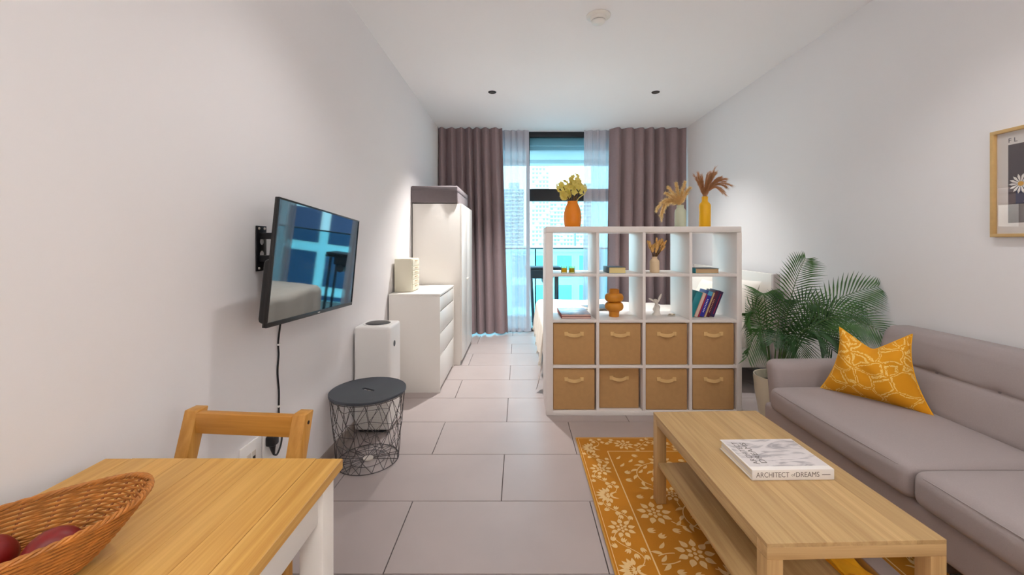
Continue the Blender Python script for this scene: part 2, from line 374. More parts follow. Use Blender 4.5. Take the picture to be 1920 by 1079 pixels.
downlight(DX2, 1.75, 'black recessed downlight in the ceiling above the sofa', DOWN_W)
downlight(DX1, -.85, 'added unseen black recessed downlight in the ceiling past the dining table', DOWN_W)  # this and the next: out of view, added for ambient light
downlight(DX2, -.85, 'added unseen black recessed downlight in the ceiling past the near end of the sofa', DOWN_W)
# unseen globe lamps added behind the camera to fill the room with light
for x, lb in ((-.1, 'added white globe fill lamp behind the camera on the dining side'), (1.3, 'added white globe fill lamp behind the camera on the sofa side')):
    t = T('fill_globe_lamp', lb, 'fill lamp', (x, -.45, H), group='globe fill lamps added behind the camera')
    t.part('canopy', M().lathe([(0, H-.001), (.05, H-.001), (.045, H-.025), (0, H-.03)], x, -.45, 24), 'white', True)
    t.part('cord', M().tube([(x, -.45, H-.02), (x, -.45, 1.77)], .003, 6), 'black', True)
    t.part('globe', M().ell((x, -.45, 1.65), (.13, .13, .13), 28, 18), 'globe', True)
    l = bpy.data.lights.new('fill_globe_light', 'POINT'); l.energy = FILL_GLOBE_W; l.shadow_soft_size = .135; l.color = (1, .985, .968)
    o = bpy.data.objects.new('fill_globe_light', l); COL.objects.link(o); o.parent = t.e; o.location = (0, 0, 1.65-H)

sx, sy = PX(1122, 2.9), 2.9
t = T('smoke_detector', 'round white smoke detector on the ceiling', 'smoke detector', (sx, sy, H))
t.part('base_plate', M().lathe([(0, H-.0005), (.086, H-.0005), (.086, H-.006), (.078, H-.012), (0, H-.012)], sx, sy, 40), 'detector', True)
t.part('body', M().lathe([(.058, H-.011), (.056, H-.03), (.05, H-.036), (0, H-.036)], sx, sy, 36), 'detector', True)
t.part('vent_ring', M().lathe([(.044, H-.035), (.044, H-.041), (0, H-.041)], sx, sy, 32), 'black_trim', True)
t.part('cap', M().lathe([(.049, H-.040), (.048, H-.047), (.036, H-.056), (0, H-.058)], sx, sy, 36), 'detector', True)

# ------------------------------------------------------------------ curtains
def curtain(name, m, label, xt, xb, y, amp, nf, seed, zb=.02, zt=H-.004, group=None, nu=150, nv=26):
    rr = random.Random(seed); ph = [rr.uniform(0, 6.28) for _ in range(4)]
    def fn(u, v):
        x = (xt[0]+(xt[1]-xt[0])*u)*(1-v)+(xb[0]+(xb[1]-xb[0])*u)*v
        uu = u+.012*math.sin(9*u+ph[0])+.01*v*math.sin(6*u+ph[1])
        a = amp*(.62+.38*min(1, v*2.2))
        s = math.sin(2*math.pi*nf*uu+ph[2]+.35*math.sin(5*u+ph[3]))
        yy = y+a*(1-2*abs(.5-.5*s)**1.6 if m == 'curtain' else math.copysign(abs(s)**.75, s))*(.8+.2*math.sin(11*u+ph[0]))+.25*a*math.sin(2*math.pi*nf*2.03*uu+ph[1])*(1-.5*v)
        x += .25*a*math.cos(2*math.pi*nf*uu+ph[2])*(.3+.7*v)
        return (x, yy, zt+(zb-zt)*v)
    b = M().grid(nu, nv, fn)
    return single(name, b, m, label, 'curtain', ((xt[0]+xt[1])/2, y, zb), smooth=True, group=group)
curtain('blackout_curtain', 'curtain', 'taupe blackout curtain hanging behind the white wardrobe', (XL+.004, -.235), (XL+.004, -.135), 5.735, .085, 7.2, 3)
curtain('blackout_curtain', 'curtain', 'taupe blackout curtain hanging on the bed headboard side of the window', (1.30, XR-.004), (1.26, XR-.004), 5.735, .085, 6.6, 8)
curtain('sheer_curtain', 'sheer', 'sheer white curtain gathered beside the curtain at the wardrobe', (-.30, .145), (-.30, .175), 5.855, .034, 4.6, 21, nu=120)
curtain('sheer_curtain', 'sheer', 'sheer white curtain gathered beside the curtain at the headboard side', (.945, 1.42), (.92, 1.40), 5.855, .034, 4.6, 33, nu=120)

# ------------------------------------------------------------------ balcony and the city outside
BY = 7.3
single('balcony_slab', M().box(-2.5, 4.5, YW+.1, BY+.1, -.25, -.03), 'balcony_tile', 'tiled balcony floor outside the window', 'balcony floor', (1, YW+.1, -.25), bevel=.005)
t = T('balcony_soffit', 'pale concrete underside of the balcony above', 'soffit', (1, 6.7, 2.74))
t.part('slab', M().box(-3, 5, YW+.09, BY, 2.76, 3.1), 'soffit', bevel=.01); t.part('edge_beam', M().box(-3, 5, BY-.22, BY+.02, 2.70, 3.1), 'soffit', bevel=.01)
t.part('blind_box', M().box(-1, 2.4, YW+.12, YW+.28, 2.70, 2.76), 'soffit', bevel=.005)
t = T('balcony_railing', 'glass balcony railing with a thin dark top rail', 'railing', (1, BY, -.03))
t.part('top_rail', M().box(-2.5, 4.5, BY-.02, BY+.02, 1.19, 1.215), 'rail_metal', bevel=.003)
for i in range(5):
    x0 = -2.5+i*1.4
    t.part('glass_panel', M().box(x0+.01, x0+1.39, BY-.006, BY+.006, -.03, 1.19), 'rail_glass')
    t.part('post', M().box(x0-.012, x0+.012, BY+.012, BY+.03, -.03, 1.19), 'rail_metal')
# dark box-topped stand on the balcony
by = 6.65
t = T('balcony_stand', 'dark box-topped stand on slim legs on the balcony', 'outdoor stand', (.33, by, -.03))
t.part('cabinet', M().box(.12, .56, by-.2, by+.2, .73, .88), 'outdoor_dark', bevel=.02); t.part('lid', M().box(.1, .68, by-.22, by+.22, .885, .915), 'outdoor_dark', bevel=.01)
t.part('side_shelf', M().box(.56, .70, by-.18, by+.18, .84, .88), 'outdoor_dark', bevel=.008)
for x in (.20, .62):
    for y in (by-.15, by+.15): t.part('leg', M().tube([(x, y, .74 if x < .5 else .85), (x+(.04 if x < .5 else 0), y, -.03)], .022, 10), 'outdoor_dark', True)
t.part('roller', M().tube([(.44, by-.21, .68), (.44, by+.21, .68)], .06, 16), 'outdoor_dark', True)

single('street_ground', M().box(-400, 400, 12, 900, -42, -40), 'ground', 'pale street level far below the balcony', 'ground', (0, 12, -42))
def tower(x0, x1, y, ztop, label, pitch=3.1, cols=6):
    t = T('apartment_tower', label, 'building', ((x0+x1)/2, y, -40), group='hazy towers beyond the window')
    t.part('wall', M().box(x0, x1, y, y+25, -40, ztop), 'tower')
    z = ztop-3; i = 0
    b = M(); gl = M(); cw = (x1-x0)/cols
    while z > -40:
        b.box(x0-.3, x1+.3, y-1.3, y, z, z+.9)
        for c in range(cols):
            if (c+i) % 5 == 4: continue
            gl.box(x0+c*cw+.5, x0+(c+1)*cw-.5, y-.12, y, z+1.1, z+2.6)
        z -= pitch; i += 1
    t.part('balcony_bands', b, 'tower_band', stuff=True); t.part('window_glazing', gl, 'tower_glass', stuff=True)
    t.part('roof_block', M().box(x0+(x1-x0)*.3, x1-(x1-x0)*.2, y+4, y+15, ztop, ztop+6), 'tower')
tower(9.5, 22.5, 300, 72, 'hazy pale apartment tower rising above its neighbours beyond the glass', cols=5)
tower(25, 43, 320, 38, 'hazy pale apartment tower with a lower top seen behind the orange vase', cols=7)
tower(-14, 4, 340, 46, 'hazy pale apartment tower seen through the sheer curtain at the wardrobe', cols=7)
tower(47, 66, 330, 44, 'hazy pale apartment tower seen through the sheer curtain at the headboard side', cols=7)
# lower neighbour with large framed windows
def facade(x0, x1, y, z0, z1, nx, nz, label, gm, fr=.28):
    t = T('neighbour_building', label, 'building', ((x0+x1)/2, y, z0))
    t.part('wall', M().box(x0, x1, y, y+12, z0, z1), 'facade_pale')
    cw, ch = (x1-x0)/nx, (z1-z0)/nz
    wf = mesh('window', M().box(0, cw-2*fr, -.05, .02, 0, ch-2*fr)); gl = mesh('pane', M().box(.12, cw-2*fr-.12, -.1, -.05, .12, ch-2*fr-.12))
    for i in range(nx):
        for j in range(nz):
            w_ = t.inst('window', wf, 'tower', (x0+i*cw+fr, y, z0+j*ch+fr)); p_ = link('pane', gl, gm, w_)
    t.part('parapet', M().box(x0-.2, x1+.2, y-.3, y+.5, z1, z1+.6), 'facade_pale')
facade(-8, 8.2, 42, -12, .3, 7, 4, 'low pale building with large framed windows seen below the railing top', 'teal_glass')
facade(8.6, 40, 36, -16, 21, 9, 10, 'tall neighbouring building with a grid of dark blue windows behind the curtains', 'facade_glass')

# ------------------------------------------------------------------ open cube shelf
SY, SD = 3.06, .39
sx0, sx1, sz1 = PX(1024, SY), PX(1391, SY), PZ(425, SY)
to = .053; tv = .022
t = T('cube_shelf', 'white open cube shelf of four by four compartments used as a room divider', 'shelf', ((sx0+sx1)/2, SY, 0))
t.part('side_panel', M().box(sx0, sx0+to, SY, SY+SD, 0, sz1-.046), 'shelf_white', bevel=.002)
t.part('side_panel', M().box(sx1-.038, sx1, SY, SY+SD, 0, sz1-.046), 'shelf_white', bevel=.002)
t.part('top_panel', M().box(sx0, sx1, SY, SY+SD, sz1-.0455, sz1), 'shelf_white', bevel=.006, seg=3)
t.part('bottom_panel', M().box(sx0+to, sx1-.038, SY, SY+SD, 0, .036), 'shelf_white', bevel=.001)
dv = [PX(p, SY) for p in (1121, 1208, 1295.5)]
cx0 = [sx0+to]+[d+tv/2 for d in dv]; cx1 = [d-tv/2 for d in dv]+[sx1-.038]
sh = [PZ(p, SY) for p in (516.5, 603, 688.5)]
for d in dv: t.part('divider', M().box(d-tv/2, d+tv/2, SY+.001, SY+SD-.001, .036, sz1-.0455), 'shelf_white', bevel=.001)
for z in sh:
    for a, b_ in zip(cx0, cx1): t.part('shelf_board', M().box(a, b_, SY+.001, SY+SD-.001, z-tv/2, z+tv/2), 'shelf_white', bevel=.001)
Z1, Z2, Z3, Z4 = sh[0]+tv/2, sh[1]+tv/2, sh[2]+tv/2, .036

cols = ['big picture books', 'orange bubble vase', 'white figurine', 'leaning books']
def storage(ci, z0, ztop, label, y, w=.318, dx=0):
    xc = (cx0[ci]+cx1[ci])/2-.004+dx; h = ztop-z0-.012
    t = T('storage_box', label, 'storage box', (xc, y+.17, z0), group='tan fabric storage boxes in the cube shelf')
    x0, x1, d, th = xc-w/2, xc+w/2, .34, .006
    b = M().rbox((xc, y+d/2, z0+.0015+h/2), (w/2, d/2, h/2), .008, 3, 2)
    # open top: an outer shell, a dark inside and a rim
    t.part('body', b, 'box_fabric', True)
    t.part('rim', M().tube([(x0+.006, y+.006, z0+h), (x1-.006, y+.006, z0+h), (x1-.006, y+d-.006, z0+h), (x0+.006, y+d-.006, z0+h)], .0045, 6, True), 'box_fabric', True)
    hz = z0+h*.745; hw = .056
    def strap(u, v):
        a = (u-.5)*2; bow = (1-a*a); 
        return (xc+a*hw, y-.003-.016*bow, hz-.006*bow+(v-.5)*.025+.004*a*a)
    t.part('handle', M().grid(14, 2, strap).grid(14, 2, lambda u, v: tuple(Vector(strap(u, v))+Vector((0, .003, 0)))), 'box_strap', True)
    for s in (-1, 1): t.part('handle_patch', M().box(xc+s*(hw+.004)-.014, xc+s*(hw+.004)+.014, y-.004, y+.001, hz-.010, hz+.020), 'box_strap', bevel=.001)
for i in range(4): storage(i, Z3, sh[1]-tv/2, 'tan fabric storage box in the upper box row, under the '+cols[i], SY+.012)
storage(0, Z4, sh[2]-tv/2, 'tan fabric storage box in the bottom row, under the big picture books column', SY+.012)
storage(1, Z4, sh[2]-tv/2, 'tan fabric storage box in the bottom row, pushed back deeper than the rest', SY+.045, w=.308)
storage(2, Z4, sh[2]-tv/2, 'tan fabric storage box in the bottom row, under the white figurine column', SY+.012)
storage(3, Z4, sh[2]-tv/2, 'tan fabric storage box in the bottom row, under the leaning books column', SY+.012)

# books lying flat: cover boards, page block, spine
def flat_book(name, label, x0, x1, y0, y1, z, h, cover, page, spine, top=None, group=None, rz=0):
    """spine: 'L' (at x0), 'F' (at y0) or 'B' (away from us)"""
    xc, yc = (x0+x1)/2, (y0+y1)/2
    t = T(name, label, 'book', (xc, yc, z), rz, group, local=True)
    a, b_ = (x1-x0)/2, (y1-y0)/2; c = .0025
    t.part('back_cover', M().box(-a, a, -b_, b_, 0, c), cover, bevel=.0006); t.part('front_cover', M().box(-a, a, -b_, b_, h-c, h), top or cover, bevel=.0006)
    t.part('pages', M().box(-a+.004, a-.004, -b_+.004, b_-.004, c, h-c), page)
    if spine == 'L': t.part('spine', M().box(-a-.001, -a+.003, -b_, b_, 0, h), cover, bevel=.001)
    elif spine == 'F': t.part('spine', M().box(-a, a, -b_-.001, -b_+.003, 0, h), cover, bevel=.001)
    else: t.part('spine', M().box(-a, a, b_-.003, b_+.001, 0, h), cover, bevel=.001)
    return t
flat_book('picture_book', 'large flat book with red spine, lower of two on the shelf', .328, .557, 3.115, 3.43, Z2, .0165, 'cover_red', 'cover_pink', 'L', 'cover_navy', rz=R(.8))
flat_book('picture_book', 'large flat book with blue-grey picture cover, upper of two on the shelf', .326, .555, 3.113, 3.43, Z2+.0168, .0165, 'cover_red', 'cover_pink', 'L', 'cover_photo', rz=R(.2))
flat_book('thick_book', 'thick book with cream pages and a slate cover lying on the shelf', .693, .826, 3.11, 3.30, Z1, .047, 'cover_slate', 'page_yellow', 'L', rz=R(1))
flat_book('thin_book', 'flat book with teal spine and tan pages lying above the leaning books', 1.362, 1.545, 3.105, 3.24, Z1, .038, 'cover_teal', 'cover_tan', 'L', 'cover_slate')

# candle glasses
for x, y, gm, wm, lb in ((.352, 3.14, 'amber_glass', 'wax', 'amber glass candle holder with pale wax on the shelf'), (.411, 3.13, 'green_glass', 'wax_green', 'olive green glass candle holder beside the amber one')):
    t = T('candle_glass', lb, 'candle', (x, y, Z1), group='two candle glasses on the shelf')
    t.part('glass', M().lathe([(0, Z1), (.022, Z1), (.0235, Z1+.004), (.0235, Z1+.055), (.0215, Z1+.055), (.0215, Z1+.006), (0, Z1+.006)], x, y, 28), gm, True)
    t.part('wax', M().lathe([(0, Z1+.0065), (.021, Z1+.0065), (.021, Z1+.038), (0, Z1+.038)], x, y, 24), wm, True)
    t.part('wick', M().tube([(x, y, Z1+.037), (x+.002, y, Z1+.047)], .001, 5), 'ink_dark')

# ceramic bottle with bunny tail grass
bx, by_ = PX(1227.3, 3.19), 3.19
t = T('ceramic_bottle', 'small cream ceramic bottle with a tuft of dried bunny-tail grass', 'vase', (bx, by_, Z1))
t.part('bottle', M().lathe([(0, Z1), (.034, Z1), (.037, Z1+.006), (.037, Z1+.085), (.034, Z1+.096), (.024, Z1+.106), (.020, Z1+.112), (.021, Z1+.126), (.017, Z1+.126), (.016, Z1+.10), (0, Z1+.09)], bx, by_, 32), 'ceramic', True)
hd = mesh('flower_head', M().ell((0, 0, .022), (.0085, .0085, .026), 10, 8), True)
for i in range(30):
    a = rng.uniform(0, 6.28); tl = rng.uniform(.0, .62)**.8; L = rng.uniform(.045, .115)
    dr = Vector((math.sin(tl)*math.cos(a), math.sin(tl)*math.sin(a)*.7, math.cos(tl))); b0 = Vector((bx+.012*math.cos(a), by_+.012*math.sin(a), Z1+.12)); e = b0+dr*L
    t.part('stem', M().tube([b0, e], .0012, 4), 'stem_brown'); t.inst('flower_head', hd, 'bunny_tail', e, dr.to_track_quat('Z', 'Y').to_euler())

# bubble vase
bx, by_ = PX(1151.4, 3.2), 3.2
pr = [(0, 0), (.036, 0), (.0395, .004), (.0395, .034), (.043, .040)]
for c_, r0 in ((.082, .073), (.152, .073)):
    for i in range(13):
        a = -math.pi/2+math.pi*i/12; pr.append((.040+(r0-.040)*max(0, math.cos(a))**.75, c_+.034*math.sin(a)))
pr += [(.040, .19), (.039, .214), (.036, .217), (.033, .214), (.033, .19), (0, .16)]
t = T('bubble_vase', 'ochre orange vase of two stacked bulbs', 'vase', (bx, by_, Z2))
t.part('body', M().lathe([(r, Z2+z) for r, z in pr], bx, by_, 48), 'bubble_vase', True)
t.part('rim', M().tube([(bx+.036*math.cos(a*math.pi/16), by_+.036*math.sin(a*math.pi/16), Z2+.215) for a in range(32)], .0028, 6, True), 'bubble_vase', True)

# winged figurine, shell, little candle
fx, fy = PX(1230, 3.27), 3.27
t = T('figurine', 'small white figurine with raised wing-like ears', 'figurine', (fx, fy, Z2))
b = M().lathe([(0, 0), (.032, 0), (.034, .008), (.026, .02), (.020, .04), (.024, .06), (.022, .075), (.013, .088), (.012, .094), (.018, .104), (.019, .115), (.013, .127), (0, .131)], 0, 0, 24, 1, .8)
t.part('body', M().add([(x+fx+.01*math.sin(z*30), y+fy, z+Z2) for x, y, z in b.v], b.f), 'figurine', True)
t.part('wing', M().ell((fx+.028, fy, Z2+.135), (.010, .005, .042), 12, 10, Matrix.Rotation(R(24), 3, 'Y')), 'figurine', True)
t.part('wing', M().ell((fx-.028, fy, Z2+.118), (.008, .005, .036), 12, 10, Matrix.Rotation(R(-62), 3, 'Y')), 'figurine', True)
t.part('arm', M().tube([(fx-.012, fy-.014, Z2+.075), (fx-.028, fy-.02, Z2+.05), (fx-.018, fy-.026, Z2+.03)], .007, 8), 'figurine', True)
b = M()
def shell(u, v):
    a = (u-.5)*2.6; r = v; rib = .0015*math.sin(u*60)*v
    return (1.0+PX(1259, 3.23)-1.0+.034*r*math.sin(a), 3.215+.036*r*math.cos(a), Z2+.004+.014*math.sin(min(1, v)*math.pi)**.8+rib)
b.grid(40, 10, shell)
single('seashell', b.grid(40, 10, lambda u, v: (shell(u, v)[0], shell(u, v)[1], Z2+.0008)), 'shell', 'small flat cream seashell lying beside the figurine', 'shell', (PX(1259, 3.23), 3.215, Z2), smooth=True)
vx = cx0[2]+.018
t = T('tealight_cup', 'small olive candle cup at the divider beside the figurine', 'candle', (vx, 3.28, Z2))
t.part('cup', M().lathe([(0, Z2), (.014, Z2), (.015, Z2+.05), (.013, Z2+.05), (.012, Z2+.04), (0, Z2+.04)], vx, 3.28, 20), 'wax_green', True)
t.part('wick', M().tube([(vx, 3.28, Z2+.04), (vx, 3.28, Z2+.048)], .001, 5), 'ink_dark')

# leaning books, spines towards the room
bl = [('cover_teal', .050, .205, 'thick teal book at the divider end of the leaning row', 'teal'), ('cover_pink', .024, .200, 'slim pale pink book leaning beside the teal book', None), ('cover_crimson', .010, .192, 'thin crimson book leaning in the row', None),
      ('cover_blue', .036, .212, 'blue paperback with a light blue head in the leaning row', 'blue'), ('cover_tan', .012, .205, 'thin tan book between the blue and the dark books', None), ('cover_maroon', .026, .215, 'dark maroon book with pale lettering in the leaning row', 'maroon'), ('cover_purple', .036, .212, 'dark purple book at the open end of the leaning row', 'purple')]
lean = R(21); x = cx0[3]+.004
for cvr, th, hh, lb, kd in bl:
    e = bpy.data.objects.new('leaning_book', None); COL.objects.link(e); tag(e, lb, 'book', 'leaning books on the shelf'); e.empty_display_size = .03
    e.location = (x, 3.16, Z2+.0008+ (th*math.sin(lean))); e.rotation_euler = (0, lean, 0)
    def pt(nm, b, m_, bv=.001): return link(nm, mesh(nm, b, bevel=bv), m_, e)
    pt('front_cover', M().box(0, .002, 0, .15, 0, hh), cvr); pt('back_cover', M().box(th-.002, th, 0, .15, 0, hh), cvr); pt('spine', M().box(0, th, -.002, .002, 0, hh), cvr, .0015); pt('pages', M().box(.002, th-.002, .002, .146, .003, hh-.004), 'page', 0)
    if kd == 'blue': pt('spine_band', M().box(.001, th-.001, -.0027, -.0018, hh*.83, hh*.995), 'cover_sky', 0)
    if kd in ('teal',): pt('emblem', M().box(.008, .024, -.0027, -.0018, .012, .028), 'ink_white', 0)
    if kd in ('blue', 'maroon'):
        for q in range(9): pt('lettering', M().box(th*.35, th*.62, -.0027, -.0018, hh*(.18+.06*q), hh*(.18+.06*q)+.006), 'ink_white' if kd == 'blue' else 'cover_tan', 0)
    if kd == 'purple': pt('spine_stripe', M().box(th*.5, th*.64, -.0027, -.0018, hh*.12, hh*.9), 'cover_crimson', 0)
    x += th/math.cos(lean)+.0008

# vases on top of the shelf
TZ = sz1
def vase(name, label, x, y, prof, m_):
    t = T(name, label, 'vase', (x, y, TZ)); t.part('vase_body', M().lathe([(r, TZ+z) for r, z in prof], x, y, 44), m_, True); return t
vx, vy = PX(1073.5, 3.22), 3.22
ov = vase('orange_vase', 'bulging orange ceramic vase holding yellow flowers on top of the shelf', vx, vy,
          [(0, 0), (.058, 0), (.063, .005), (.069, .05), (.070, .085), (.067, .12), (.058, .155), (.047, .18), (.0415, .192), (.041, .208), (.037, .208), (.037, .19), (.05, .15), (0, .12)], 'orange_vase')
def petal_flower(n=5, r=.018):
    b = M()
    for i in range(n):
        a = 2*math.pi*i/n
        def f(u, v, a=a):
            w_ = math.sin(math.pi*min(1, u*.92+.06))**.7*.52; d = u*r; s = (v-.5)*2*w_*r
            z = .35*u*u*r-.2*r*u+.15*r*abs(v-.5)
            return (d*math.cos(a)-s*math.sin(a), d*math.sin(a)+s*math.cos(a), z)
        b.grid(4, 2, f)
    return b.ell((0, 0, .002), (r*.2, r*.2, r*.2), 6, 4)
pf = mesh('flower', petal_flower(5, .025), True)
clusters = [(-.075, .10, .052), (.025, .165, .05), (-.015, .07, .055), (.065, .085, .045), (-.055, .035, .04), (.03, .11, .045)]
for cxx, cz, cr_ in clusters:
    c = Vector((vx+cxx, vy+rng.uniform(-.03, .03), TZ+.225+cz))
    ov.part('stem', M().tube([(vx+cxx*.25, vy, TZ+.18), ((vx+cxx*.6+c.x*.0), (vy+c.y)/2, TZ+.22+cz*.5), c], .003, 6), 'stem_brown', True)
    for i in range(18):
        d = Vector((rng.gauss(0, 1), rng.gauss(0, 1), rng.gauss(0, 1))).normalized(); p_ = c+d*cr_*rng.uniform(.65, 1)
        e = d.to_track_quat('Z', 'Y').to_euler(); ov.inst('flower', pf, 'flower', p_, e, scale=rng.uniform(.75, 1.05))
ov.part('twig', M().tube([(vx+.02, vy, TZ+.19), (vx+.05, vy-.01, TZ+.235), (vx+.10, vy-.01, TZ+.27)], .0035, 6), 'flower', True)
ov.part('twig', M().tube([(vx+.01, vy, TZ+.19), (vx+.02, vy-.01, TZ+.235), (vx+.035, vy-.015, TZ+.25)], .003, 6), 'stem_brown', True)

def strand(b, p0, d, L, w_, droop):
    p0 = Vector(p0); d = d.normalized(); s = d.cross(Vector((rng.uniform(-1, 1), rng.uniform(-1, 1), rng.uniform(-1, 1)))).normalized()*w_
    m_ = p0+d*L*.55+Vector((0, 0, -droop*L*.3)); e = p0+d*L+Vector((0, 0, -droop*L))
    b.add([p0-s, p0+s, m_+s*.7, m_-s*.7, e], [(0, 1, 2, 3), (3, 2, 4)])
def bez(p0, p1, p2, t_): p0, p1, p2 = Vector(p0), Vector(p1), Vector(p2); return p0*(1-t_)**2+p1*2*t_*(1-t_)+p2*t_*t_
vx, vy = PX(1275.5, 3.22), 3.22
sv = vase('sage_vase', 'pale sage green bottle vase holding cream pampas plumes on top of the shelf', vx, vy,
          [(0, 0), (.040, 0), (.043, .004), (.043, .12), (.040, .138), (.030, .15), (.0265, .158), (.0275, .176), (.024, .176), (.023, .15), (0, .14)], 'sage')
for tx, tz, ctx, ctz in ((-.16, .09, -.11, .27), (-.19, .13, -.10, .30), (-.13, .27, -.06, .25), (-.09, .325, -.04, .25), (-.045, .35, -.02, .26), (.025, .36, .0, .26), (-.155, .055, -.13, .30), (.06, .31, .03, .26)):
    b = M(); p0, p1, p2 = (vx, vy, TZ+.165), (vx+ctx, vy+rng.uniform(-.02, .02), TZ+ctz), (vx+tx, vy+rng.uniform(-.04, .04), TZ+tz)
    b.tube([bez(p0, p1, p2, i/10) for i in range(11)], [.0025-.00018*i for i in range(11)], 5)
    for i in range(750):
        q = rng.uniform(.12, 1); c = bez(p0, p1, p2, q); tg = (bez(p0, p1, p2, min(1, q+.05))-bez(p0, p1, p2, q-.05)).normalized()
        r = Vector((rng.gauss(0, 1), rng.gauss(0, 1), rng.gauss(0, 1))).normalized()
        strand(b, c, tg*.9+r*.85, rng.uniform(.022, .042)*(1.15-.5*q), .0016, .12)
    sv.part('plume', b, 'pampas')
vx, vy = PX(1321.5, 3.22), 3.22
yv = vase('yellow_vase', 'bright yellow bottle vase holding brown dried grass on top of the shelf', vx, vy,
          [(0, 0), (.041, 0), (.044, .004), (.0445, .17), (.042, .183), (.034, .194), (.0245, .203), (.0225, .212), (.0235, .244), (.020, .246), (.019, .20), (0, .18)], 'yellow_vase')
for i in range(46):
    if i < 20: tx, tz = rng.uniform(-.075, .03), rng.uniform(.36, .43)
    elif i < 42: q = rng.uniform(0, 1); tx, tz = .03+.15*q+rng.uniform(-.01, .01), .44-.02*q-.10*q*q*rng.uniform(.4, 1.6)
    else: tx, tz = (.085, .475) if i == 42 else (.165, .26+.02*(i-43)) if i < 45 else (.19, .33)
    p0 = (vx+rng.uniform(-.012, .012), vy+rng.uniform(-.012, .012), TZ+.225); p2 = (vx+tx, vy+rng.uniform(-.05, .05), TZ+tz); p1 = (vx+tx*.35, vy, TZ+.30+max(0, tx)*.55)
    b = M().tube([bez(p0, p1, p2, k/8) for k in range(9)], .0012, 4)
    for k in range(190):
        q = rng.uniform(.22, 1); c = bez(p0, p1, p2, q); tg = (bez(p0, p1, p2, min(1, q+.05))-bez(p0, p1, p2, q-.05)).normalized()
        r = Vector((rng.gauss(0, 1), rng.gauss(0, 1), rng.gauss(0, 1))).normalized(); strand(b, c, tg+r*.42, rng.uniform(.02, .04), .0010, .12)
    yv.part('grass_plume', b, 'grass_brown')

# ------------------------------------------------------------------ left wall furniture
# chest of drawers, fronts facing the room
DY0, DY1, DX, DZ = 3.52, 4.27, -.69, .863
t = T('chest_of_drawers', 'white chest of drawers standing against the wall beside the wardrobe', 'chest of drawers', ((XL+DX)/2, (DY0+DY1)/2, 0))
t.part('side_panel', M().box(XL+.014, DX, DY0, DY0+.02, 0, DZ-.02), 'white_lacquer', bevel=.001); t.part('side_panel', M().box(XL+.014, DX, DY1-.02, DY1, 0, DZ-.02), 'white_lacquer', bevel=.001)
t.part('top_panel', M().box(XL+.014, DX, DY0, DY1, DZ-.0195, DZ), 'white_lacquer', bevel=.001); t.part('carcass', M().box(XL+.02, DX-.03, DY0+.02, DY1-.02, .02, DZ-.02), 'white')
zs = [DZ-.022, .709, .513, .315, .03]; ym = (DY0+DY1)/2
for i in range(4):
    a, b_ = zs[i+1]+.004, zs[i]-.006
    for y0, y1 in (((DY0+.022, ym-.002), (ym+.002, DY1-.022)) if i == 0 else ((DY0+.022, DY1-.022),)):
        d = t.part('drawer_front', M().box(DX-.022, DX-.002, y0, y1, a, b_), 'white_lacquer', bevel=.0015)
t.part('plinth', M().box(DX-.04, DX-.02, DY0+.02, DY1-.02, 0, .03), 'white')
# mini drawer box
my0, my1, mx0, mx1 = 3.66, 3.92, XL+.02, PX(772.5, 3.66)
mz = DZ+.001; mh = PZ(486, 3.66)-DZ
t = T('mini_drawers', 'small cream desktop drawer unit standing on the chest of drawers', 'drawer unit', ((mx0+mx1)/2, 3.8, mz))
t.part('case', M().box(mx0, mx1-.004, my0, my1, mz, mz+mh), 'cream_box', bevel=.004)
hs_ = [.0, .2, .36, .5, .64, .78, 1]
for a, b_ in zip(hs_, hs_[1:]):
    d = t.part('drawer', M().box(mx1-.006, mx1+.004, my0+.012, my1-.012, mz+.006+a*(mh-.012)+.002, mz+.006+b_*(mh-.012)-.002), 'cream_box', bevel=.001)
    t.part('pull', M().box(mx1+.003, mx1+.010, 3.75, 3.83, mz+b_*(mh-.012)-.012, mz+b_*(mh-.012)-.006), 'cover_tan', parent=d)
# wardrobe
WY0, WY1, WX, WZ = 4.31, 5.23, -.61, 1.73
t = T('wardrobe', 'tall white wardrobe against the wall in front of the taupe curtain', 'wardrobe', ((XL+WX)/2, 4.77, 0))
t.part('side_panel', M().box(XL+.014, WX-.018, WY0, WY0+.02, 0, WZ), 'white_lacquer', bevel=.001); t.part('side_panel', M().box(XL+.014, WX-.018, WY1-.02, WY1, 0, WZ), 'white_lacquer', bevel=.001)
t.part('carcass', M().box(XL+.02, WX-.03, WY0+.02, WY1-.02, .05, WZ-.02), 'white'); t.part('top_panel', M().box(XL+.014, WX-.018, WY0+.02, WY1-.02, WZ-.02, WZ), 'white_lacquer')
t.part('plinth', M().box(WX-.05, WX-.03, WY0+.02, WY1-.02, 0, .05), 'white')
for y0, y1, hy in ((WY0, 4.768, 4.735), (4.772, WY1, 4.805)):
    d = t.part('door', M().box(WX-.017, WX, y0+.001, y1-.001, .05, WZ-.002), 'white_lacquer', bevel=.001)
    t.part('handle', M().box(WX, WX+.014, hy-.02, hy+.02, .88, .90), 'white', bevel=.002, parent=d)
bz = WZ+.001
t = T('storage_case', 'grey fabric storage case lying on top of the wardrobe', 'storage case', (-.9, 4.7, bz))
t.part('case', M().rbox(((XL-.65)/2, 4.71, bz+.098), ((-.65-XL)/2-.002, .42, .09), .012, 5, 3, (.0, .006, .006)), 'grey_bag', True)
t.part('lid_seam', M().tube([(XL+.012, 4.287, bz+.14), (-.655, 4.287, bz+.14), (-.647, 4.295, bz+.14), (-.647, 5.12, bz+.14)], .0025, 6), 'grey_bag', True)
